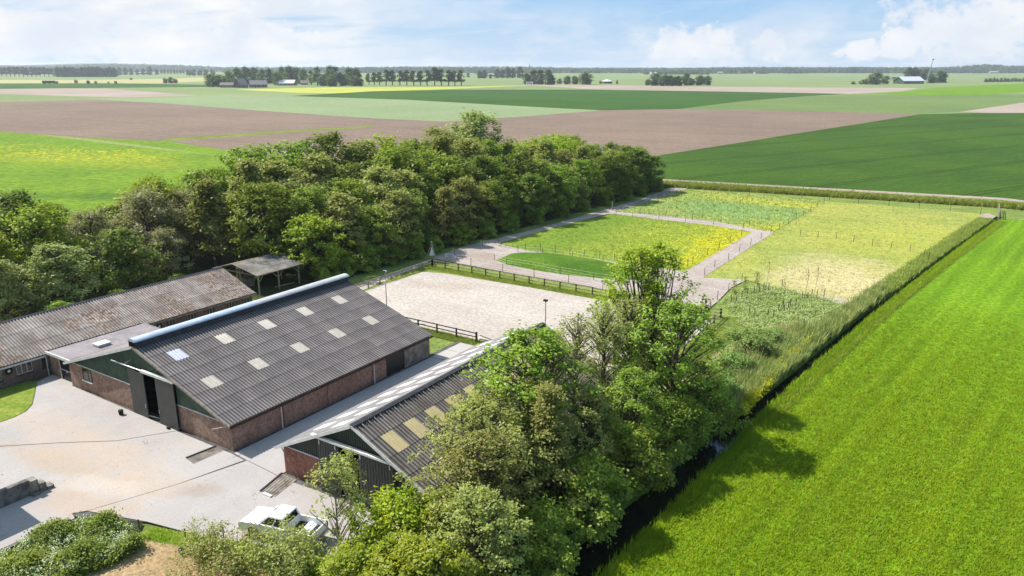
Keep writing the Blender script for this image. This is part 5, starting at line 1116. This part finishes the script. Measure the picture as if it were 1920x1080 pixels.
for x in (1.55, -1.62):
    for s_ in (-1, 1):
        w_ = MB().tube([(x, s_ * .68, .38), (x, s_ * .70, .38), (x, s_ * .90, .38), (x, s_ * .92, .38)], [.33, .38, .38, .33], 18).build('wheel', 'tyre', T, local=True)
        MB().tube([(x, s_ * .91, .38), (x, s_ * .935, .38)], [.23, .2], 12).build('rim', 'galvanised', w_, local=True)
MB().box(2.6, 2.72, -.85, .85, .42, .62).build('front_bumper', 'white_paint', T, local=True); MB().box(-2.74, -2.64, -.85, .85, .45, .6).build('rear_bumper', 'chrome', T, local=True)
MB().box(2.61, 2.64, -.45, .45, .66, .88).build('grille', 'black_paint', T, local=True)
MB().box(-2.755, -2.742, -.26, .26, .48, .58).build('number_plate', 'plate_yellow', T, local=True)
for s_ in (-1, 1):
    MB().box(2.55, 2.64, s_ * .7 - .17, s_ * .7 + .17, .74, .9).build('headlight', 'glass', T, local=True); MB().box(-2.645, -2.58, s_ * .86 - .06, s_ * .86 + .05, .78, 1.08).build('tail_light', 'lamp_red', T, local=True)

# ================================================================ the far country
def far_tree_arrays(seed, h, r, cb, ncl, npl, ls, shape='round'):
    q = np.random.default_rng(seed); t = q.uniform(0, 1, ncl); a = q.uniform(0, 6.28, ncl)
    prof = np.sin(np.pi * (t * .85 + .12)) ** .6 if shape == 'round' else np.sin(np.pi * (t * .8 + .16)) ** .8
    rho = r * prof * q.uniform(0, 1, ncl) ** .4
    return leaf_cloud(np.stack([rho * np.cos(a), rho * np.sin(a), h * (cb + (1 - cb) * t * .96)], 1), npl, r * .2, ls, .8, np.array([0, 0, h * .5]), rng=q)
FAR = {}
for key, a in (('round', (61, 10, 4.2, .06, 60, 28, 1.0)), ('round2', (62, 10, 4.8, .04, 60, 28, 1.05)), ('tall', (63, 10, 2.6, .18, 50, 28, .75, 'tall')), ('poplar', (64, 10, 2.3, .30, 50, 26, .7, 'tall')), ('bushy', (65, 10, 6.5, .02, 60, 28, 1.2))):
    V, F, t = far_tree_arrays(*a)
    for mt in ('leaf_far', 'leaf_far_light', 'leaf_dark'): FAR[(key, mt)] = npmesh('crown', V, F, [mt], tint=t)
tb = MB().tube([(0, 0, -.2), (.1, 0, 4), (0, .1, 7.5)], [.32, .24, .08], 6, False); FTR = bpy.data.meshes.new('trunk'); FTR.from_pydata(tb.v, [], tb.f); FTR.update(); FTR.materials.append(MATS['bark'])
def far_tree(px, py, top, key, label, grp, mt='leaf_far', wide=1., name='tree', cat='tree', dist=None):
    p = G(px, py); h = span(px, py, py - top)
    o = thing(name, label, cat, p, grp, rnd.uniform(0, 6)); o.scale = (h / 10 * wide, h / 10 * wide, h / 10)
    link('trunk', FTR, None, o); link('crown', FAR[(key, mt)], None, o); return o
def nth(i): return ORD[i] if i < len(ORD) else 'far'
# trees of the left farmstead
for i, (px, py, top, key, mt, w_) in enumerate(((398, 163, 140, 'round2', 'leaf_far_light', 1.1), (414, 163, 141, 'round2', 'leaf_far_light', 1.0), (430, 160, 135, 'round', 'leaf_dark', .9), (446, 158, 130, 'round', 'leaf_far_light', 1), (462, 157, 128, 'round', 'leaf_far_light', 1), (478, 156, 129, 'round', 'leaf_far', .9), (492, 157, 132, 'round', 'leaf_far_light', .9), (506, 157, 131, 'round', 'leaf_far', .9), (521, 160, 137, 'round2', 'leaf_far_light', .8), (530, 156, 128, 'round', 'leaf_far', .9), (544, 157, 127, 'round', 'leaf_far_light', .9), (556, 157, 128, 'round2', 'leaf_far', .9), (570, 158, 132, 'round', 'leaf_far', .8), (584, 159, 134, 'tall', 'leaf_far', 1.1), (596, 160, 128, 'tall', 'leaf_far_light', 1.3), (607, 161, 140, 'round2', 'leaf_far', 1), (620, 160, 126, 'tall', 'leaf_far', 1.4), (630, 161, 127, 'tall', 'leaf_far', 1.3), (622, 162, 141, 'round2', 'leaf_far_light', 1), (643, 161, 142, 'round', 'leaf_far', 1), (655, 160, 130, 'round', 'leaf_far_light', .8), (669, 160, 131, 'round', 'leaf_far', .8), (664, 161.5, 143, 'round2', 'leaf_far_light', 1), (676, 161.5, 148, 'round2', 'leaf_far', .9))):
    far_tree(px, py, top, key, f'{"tall" if py - top > 26 else "rounded"} farmstead tree, {nth(i)} from the left round the black-roofed farm', 'trees round the left farmstead', mt, w_)
for i, (px, top, py) in enumerate(((692, 139, 159), (702, 137, 159.5), (712, 136, 160), (724, 132, 160), (736, 133, 160), (750, 134, 160), (763, 133, 160), (776, 134, 160.5), (789, 134, 160.5), (801, 133, 160.5), (815, 128, 160.5), (828, 131, 160.5), (841, 133, 160.5), (853, 134, 160.5), (865, 133, 160.5))):
    far_tree(px, py, top, 'poplar', f'roadside tree on a clear stem, {nth(i)} from the left in the long row', 'row of roadside trees', 'leaf_far', 1.25, 'roadside_tree')
for i, (px, py, top, key, w_) in enumerate(((987, 158, 139, 'round', 1), (1000, 158, 134, 'round', 1), (1013, 158.5, 133, 'round', .9), (1028, 159, 133, 'round', .8), (1034, 159, 142, 'round', 1), (1049, 157, 148, 'bushy', .9), (1063, 158, 143, 'round2', .9), (1078, 158, 143, 'round2', .9), (1099, 158.5, 137, 'round2', 1.15), (1126, 157, 152, 'bushy', .8), (1157, 157, 151, 'bushy', .6))):
    far_tree(px, py, top, key, f'dark rounded tree, {nth(i)} from the left in the clump by the white tent roof', 'trees round the white tent roof', 'leaf_far', w_)
for i, (px, py, top, key, w_) in enumerate(((1214, 160, 149, 'round2', .9), (1228, 160.5, 138, 'round2', 1), (1244, 161, 141, 'round2', 1), (1258, 161, 142, 'round2', 1), (1272, 161, 143, 'round2', 1), (1286, 160, 139, 'round', 1), (1296, 160, 148, 'round2', 1), (1311, 160, 142, 'round2', 1), (1327, 159.5, 143, 'round2', .9))):
    far_tree(px, py, top, key, f'bushy tree, {nth(i)} from the left in the clump standing alone in the pasture', 'clump of trees in the pasture', 'leaf_far', w_)
for i, (px, py, top, key, mt, w_) in enumerate(((1600, 158, 153, 'bushy', 'leaf_far_light', 1.3), (1616, 158, 150, 'bushy', 'leaf_dark', 1.1), (1624, 158, 149, 'bushy', 'leaf_far', .9), (1641, 158.5, 137, 'round2', 'leaf_far', 1.2), (1660, 157, 143, 'round2', 'leaf_far_light', 1.1), (1702, 150, 128, 'round', 'leaf_far', .9), (1713, 150, 128, 'round', 'leaf_far', .8), (1722, 150, 132, 'bushy', 'leaf_far', .9), (1738, 150, 131, 'bushy', 'leaf_far', .9), (1745, 156, 142, 'round2', 'leaf_far', 1.3), (1760, 155, 134, 'round2', 'leaf_far', 1), (1768, 155, 137, 'round2', 'leaf_far', .9))):
    far_tree(px, py, top, key, f'tree or bush, {nth(i)} from the left round the pale-roofed field barn', 'trees round the field barn', mt, w_)
for i in range(12): far_tree(1848 + i * 7, 154 - i * .1, 147.5 - (i % 3) * .5, 'bushy', f'{nth(i)} bush from the left in the low dark hedge at the right edge', 'bushes of the low hedge', 'leaf_far', .8, 'hedge_bush', 'bush')
for i, (px, py, top) in enumerate(((143, 156, 150), (166, 157, 151), (180, 157, 152), (203, 156, 153), (217, 157, 152), (310, 156, 147), (321, 156, 145), (329, 156, 148), (246, 150, 146))):
    far_tree(px, py, top, 'round2', f'small lone bush, {nth(i)} from the left on the stubble strip', 'lone bushes on the stubble', 'leaf_far', 1.0, 'lone_bush', 'bush')
for i in range(14): far_tree(4 + i * 8, 143.5, 126 + rnd.uniform(0, 2.5), 'poplar', f'far stemmed tree, {nth(i)} from the left in the row at the left edge', 'tree row at the left edge', 'leaf_far', 1.5)
for i in range(15): far_tree(109 + i * 7.6, 144.5, 126 + rnd.uniform(0, 3.5), 'round', f'wood-edge tree, {nth(i)} from the left in the dark block of wood', 'trees of the dark wood block', 'leaf_far', .85)
for i, (px, top) in enumerate(((225, 127), (236, 128), (246, 129), (258, 130), (269, 129), (281, 126), (294, 130))): far_tree(px, 140.5, top, 'round', f'wood-edge tree, {nth(i)} from the left right of the dark wood block', 'trees right of the wood block', 'leaf_far', .9)
for i in range(8): far_tree(303 + i * 6, 140, 131, 'poplar', f'little far poplar, {nth(i)} from the left in the gap row', 'far poplars', 'leaf_far', 1.2)
for i, (px, top) in enumerate(((354, 131), (364, 130), (375, 131), (385, 130), (399, 131))): far_tree(px, 141.5, top, 'round2', f'far rounded tree, {nth(i)} from the left of the group left of the farmstead', 'far trees left of the farmstead', 'leaf_far', .9)
for i, (px, py, top) in enumerate(((899, 147, 134), (908, 147, 133), (932, 146, 131), (942, 146, 132), (952, 146, 128), (962, 146, 130), (975, 146, 127), (920, 147, 140), (878, 145, 137))): far_tree(px, py, top, 'round', f'far tree, {nth(i)} from the left in the loose group before the horizon', 'loose group of far trees', 'leaf_far', .95)
# woods along the horizon: reads as one mass
def far_wood(name, pxs, py, tops, mat, label, seed, wid=1.6, ls=.28):
    q = np.random.default_rng(seed); VV = []; FF = []; TT = []; o_ = 0
    x = pxs[0]
    while x < pxs[-1]:
        yy = py + q.uniform(-.35, .35); p = G(x, yy); h = span(x, yy, yy - float(np.interp(x, pxs, tops))) * q.uniform(.82, 1.0)
        V, F, t = far_tree_arrays(int(q.integers(1e6)), h, h * q.uniform(.38, .6), .02, 16, 11, h * ls)
        VV.append(V + np.array([p.x, p.y, 0])); FF.append(F + o_); TT.append(t); o_ += len(V)
        x += (yy - 110) / 14 * wid * q.uniform(.5, 1.2)
    return tag(link(name, npmesh(name, np.concatenate(VV), np.concatenate(FF), [mat], tint=np.concatenate(TT))), label, 'wood', kind='stuff')
far_wood('far_wood', [-150, 0, 60, 200, 330, 420, 700, 960, 1100, 1300, 1500, 1700, 1920, 2080], 134.5, [124, 122.5, 124, 120.5, 122, 126, 126, 125, 127, 127, 126, 126, 124, 124], 'leaf_far', 'long hazy wood along the whole horizon', 101, 1.1)
far_wood('far_wood', [420, 500, 620, 820, 870, 1000, 1150, 1240, 1420, 1600, 1750, 1920, 2060], 137, [128, 129, 127, 124.5, 127, 127, 128, 128, 126, 127, 127, 125, 126], 'leaf_far', 'nearer band of hazy wood before the horizon', 102, 1.5)
far_wood('far_wood', [1462, 1516], 137.5, [125.5, 129], 'leaf_far', 'square block of far wood right of centre', 103, 1.1)
far_wood('far_wood', [1594, 1612, 1630, 1700], 137, [126, 125, 127, 127.5], 'leaf_far', 'far wood left of the field barn', 104, 1.2)
far_wood('far_wood', [1808, 1840, 1870, 1930], 136.5, [123.5, 121.5, 123, 126], 'leaf_far', 'taller far wood at the right edge', 105, 1.2)
far_wood('far_wood', [1335, 1345, 1430, 1440], 138, [133, 129, 130, 134], 'leaf_far', 'far wood behind the roofs right of centre', 106, 1.2)
far_wood('far_wood', [1208, 1230, 1330], 139.5, [135, 132, 131], 'leaf_far', 'low far wood beside the little white roof', 107, 1.2)
# far buildings
def house(px, py, w_px, h_px, depth, eave, wallm, roofm, label, cat, name='farm_building', ang=None, openings=0, roofname='roof'):
    p = G(px, py); W_ = span(px, py, w_px); H_ = span(px, py, h_px); o = thing(name, label, cat, p, rz=YAW + (ang or 0))
    hw_, d = W_ / 2, depth; ez = H_ * eave
    MB().box(-hw_, hw_, -d / 2, d / 2, 0, ez).build('wall', wallm, o, local=True)
    for yy in (-d / 2,): pass
    for s_ in (-1, 1): MB().add([(s_ * hw_, -d / 2, ez), (s_ * hw_, d / 2, ez), (s_ * hw_, 0, H_)], [(0, 1, 2) if s_ > 0 else (2, 1, 0)]).build('gable', wallm, o, local=True)
    ov = .04 * W_
    for s_ in (-1, 1): MB().bar((-hw_ - ov, 0, H_), (hw_ + ov, 0, H_), .3, .2) if s_ < 0 else None
    for s_ in (-1, 1):
        a = [(-hw_ - ov, 0, H_ + .1), (hw_ + ov, 0, H_ + .1), (hw_ + ov, s_ * (d / 2 + .5), ez - .1), (-hw_ - ov, s_ * (d / 2 + .5), ez - .1)]
        lo = [(x, y, z - .18) for x, y, z in a]
        MB().add(a + lo, [(0, 1, 2, 3) if s_ < 0 else (3, 2, 1, 0), (4, 5, 6, 7) if s_ > 0 else (7, 6, 5, 4), (3, 2, 6, 7), (0, 3, 7, 4), (1, 0, 4, 5), (2, 1, 5, 6)]).build(roofname, roofm, o, local=True)
    for i in range(openings):
        x = -hw_ + W_ * (i + .5) / openings; f = MB().box(x - W_ / openings * .28, x + W_ / openings * .28, -d / 2 - .06, -d / 2 - .01, ez * .25, ez * .8).build('window', 'white_trim', o, local=True)
        MB().box(x - W_ / openings * .23, x + W_ / openings * .23, -d / 2 - .09, -d / 2 - .061, ez * .3, ez * .75).build('pane', 'glass', f, local=True)
    return o
house(432, 164, 34, 9, 9, .5, 'red_brick', 'second_roof_sheet', 'low brick farmhouse wing left of the steep black barn', 'farm building', openings=5)
house(452, 164.5, 17, 17, 16, .3, 'black_paint', 'second_roof_sheet', 'steep dark-roofed barn in the middle of the left farmstead', 'barn', 'far_barn', .9, 2)
house(484, 164, 30, 13, 14, .42, 'black_paint', 'main_roof_sheet', 'black wooden barn with a white-edged roof at the left farmstead', 'barn', 'far_barn', .55, 4)
house(540, 160, 28, 10, 22, .42, 'brown_brick', 'skylight_white', 'white-roofed shed half behind trees at the left farmstead', 'shed', 'far_shed', 0, 3)
house(570, 159, 12, 8, 12, .4, 'brown_brick', 'second_roof_sheet', 'small brown-roofed shed under the farmstead trees', 'shed', 'far_shed', .3, 2)
house(1703, 157, 46, 13, 26, .42, 'green_cladding', 'skylight_white', 'field barn with a gleaming pale roof and green gable', 'barn', 'far_barn', .3, 5)
house(1676, 151, 9, 6, 9, .5, 'grey_render', 'ridge_tile', 'small dark-roofed house peeping out behind the field barn', 'house', 'far_house', .2, 2)
house(420, 131, 26, 4.2, 60, .6, 'white_trim', 'skylight_white', 'long white greenhouse roof on the horizon above the left farmstead', 'greenhouse', 'far_greenhouse', 0, 4)
house(1315, 139.5, 26, 5, 30, .5, 'grey_render', 'second_roof_sheet', 'far grey-roofed farm on the skyline right of centre', 'farm building', 'far_house', 0, 3)
house(1225, 139.5, 12, 4, 20, .5, 'white_trim', 'skylight_white', 'tiny white roof beside the low far wood', 'farm building', 'far_house', 0, 2)
for i, (px, py, wp) in enumerate(((915, 143, 30), (1068, 137, 12), (1390, 138, 12), (1421, 138, 14), (1862, 137.5, 14), (1787, 136, 12), (60, 141, 26), (270, 139, 20), (1350, 138.5, 10))):
    house(px, py, wp, 4, 22, .55, 'white_trim' if i % 2 else 'brown_brick', ('second_roof_sheet', 'skylight_cream', 'main_roof_sheet')[i % 3], f'distant {("grey", "cream", "dark")[i % 3]}-roofed house on the plain, ' + ('left of the middle of the skyline', 'below the church spire side of the skyline', 'right of the grey-roofed skyline farm', 'farthest right of the skyline farm roofs', 'near the right edge', 'above the field barn', 'behind the left tree row', 'right of the dark wood block', 'just left of the skyline farm')[i], 'house', 'far_house', 0, 2)
# white tent roof
p = G(1138, 156.5); s_ = span(1138, 156.5, 1)
T = thing('tent_pavilion', 'white pointed tent roof beside the dark clump of trees', 'tent', p, rz=YAW)
V = [(0, 0, 8 * s_)]; n = 8
for i in range(n): a = 2 * math.pi * i / n; V.append((11 * s_ * math.cos(a), 11 * s_ * math.sin(a), 3.8 * s_))
MB().add(V, [(0, 1 + i, 1 + (i + 1) % n) for i in range(n)]).build('roof', 'skylight_white', T, local=True)
V = [(10 * s_ * math.cos(2 * math.pi * i / n), 10 * s_ * math.sin(2 * math.pi * i / n), z) for z in (0, 3.7 * s_) for i in range(n)]
MB().add(V, [(i, (i + 1) % n, n + (i + 1) % n, n + i) for i in range(n)]).build('wall', 'wall_concrete', T, local=True)
# white container, lorry, mast, spire, mill
p = G(993, 159); s_ = span(993, 159, 1); T = thing('trailer', 'white box trailer at the left end of the dark clump of trees', 'trailer', p, rz=YAW)
MB().box(-6.5 * s_, 6.5 * s_, -1.3, 1.3, 1.0, 5.5 * s_).build('box', 'white_paint', T, local=True); MB().box(-5 * s_, 5 * s_, -1.32, -1.31, 2.4 * s_, 4 * s_).build('window_band', 'glass', T, local=True)
for x in (-4, 3.5): MB().tube([(x * s_, -1.2, .5), (x * s_, 1.2, .5)], .5, 10).build('wheel', 'tyre', T, local=True)
p = G(94, 157); s_ = span(94, 157, 1); T = thing('lorry', 'dark blue lorry with a long trailer on the far road', 'lorry', p, rz=YAW)
MB().box(-14 * s_, 9 * s_, -1.4, 1.4, 1.2, 5.3 * s_).build('trailer_body', 'black_paint', T, local=True); MB().box(-14 * s_, 9 * s_, -1.42, 1.42, 5.3 * s_ + .01, 5.7 * s_).build('trailer_roof', 'skylight_white', T, local=True)
MB().box(10 * s_, 15 * s_, -1.3, 1.3, .8, 4.4 * s_).build('cab', 'purple_brick', T, local=True); MB().box(12 * s_, 15 * s_ + .02, -1.32, 1.32, 2.6 * s_, 3.8 * s_).build('window', 'glass', T, local=True)
for x in (-12, -9.5, -1, 7, 13): MB().tube([(x * s_, -1.35, .6), (x * s_, 1.35, .6)], .6, 10).build('wheel', 'tyre', T, local=True)
p = G(1738, 152); s_ = span(1738, 152, 1); T = thing('turbine_mast', 'thin leaning pale mast beside the field barn', 'mast', p, rz=YAW)
MB().tube([(0, 0, 0), (5.5 * s_, 0, 38 * s_)], [1.0 * s_, .55 * s_], 8).build('mast', 'galvanised', T, local=True); MB().box(4.4 * s_, 7.2 * s_, -.6 * s_, .6 * s_, 38 * s_, 39.6 * s_).build('head', 'dark_post', T, local=True); MB().tube([(5.2 * s_, 0, 36 * s_), (-1.5 * s_, 0, 8 * s_)], .15 * s_, 4).build('stay', 'galvanised', T, local=True)
p = G(993, 136); s_ = span(993, 136, 1); T = thing('church', 'tiny church spire on the skyline', 'church', p, rz=YAW)
MB().box(-1.2 * s_, 1.2 * s_, -1.2 * s_, 1.2 * s_, 0, 10 * s_).build('tower', 'wall_concrete', T, local=True); MB().tube([(0, 0, 10 * s_), (0, 0, 17 * s_)], [1.3 * s_, .05 * s_], 8).build('spire', 'ridge_tile', T, local=True)
p = G(1094, 136); s_ = span(1094, 136, 1); T = thing('windmill', 'tiny dark windmill on the skyline right of the church spire', 'windmill', p, rz=YAW)
MB().tube([(0, 0, 0), (0, 0, 7 * s_), (0, 0, 8.2 * s_)], [2.4 * s_, 1.5 * s_, .4 * s_], 8).build('mill_body', 'wall_concrete', T, local=True)
for a in (.5, 2.07, 3.64, 5.21): MB().bar((0, -1.8 * s_, 7 * s_), (5 * s_ * math.cos(a), -1.8 * s_, 7 * s_ + 5 * s_ * math.sin(a)), .5 * s_, .15 * s_).build('sail', 'wall_concrete', T, local=True)
# dunes on the far left
m = MB(); pts = [(-260, 122), (-120, 124), (0, 123.5), (80, 121.5), (150, 119.4), (200, 119), (260, 120), (330, 122.5), (400, 125.5), (460, 128)]
V = []
for i, (px, top) in enumerate(pts):
    b0 = G(px, 131.9); hz = span(px, 131.9, 131.9 - top); f = b0.to_2d().normalized()
    V += [(b0.x, b0.y, 0), (b0.x + f.x * 250, b0.y + f.y * 250, hz), (b0.x + f.x * 700, b0.y + f.y * 700, hz * .9), (b0.x + f.x * 1000, b0.y + f.y * 1000, 0)]
tag(m.add(V, [(4 * i + k_, 4 * i + 4 + k_, 4 * i + 5 + k_, 4 * i + 1 + k_) for i in range(len(pts) - 1) for k_ in range(3)]).build('hills', 'leaf_far', smooth=True), kind='structure')

# ================================================================ air
mh = bpy.data.materials.new('haze'); mh.use_nodes = True; n_ = NT(mh.node_tree); n_.n.clear()
pv = n_.new('ShaderNodeVolumePrincipled'); pv.inputs['Color'].default_value = (.82, .90, 1, 1); pv.inputs['Density'].default_value = 0.00008; pv.inputs['Anisotropy'].default_value = .2
oo = n_.new('ShaderNodeOutputMaterial'); n_.l.new(pv.outputs[0], oo.inputs['Volume']); MATS['haze'] = mh
tag(MB().box(-9100, 9100, -9100, 9100, -2.2, 75).build('haze', 'haze'), kind='stuff')
print('objects', len(bpy.data.objects), 'tris', sum(len(m.polygons) for m in bpy.data.meshes))
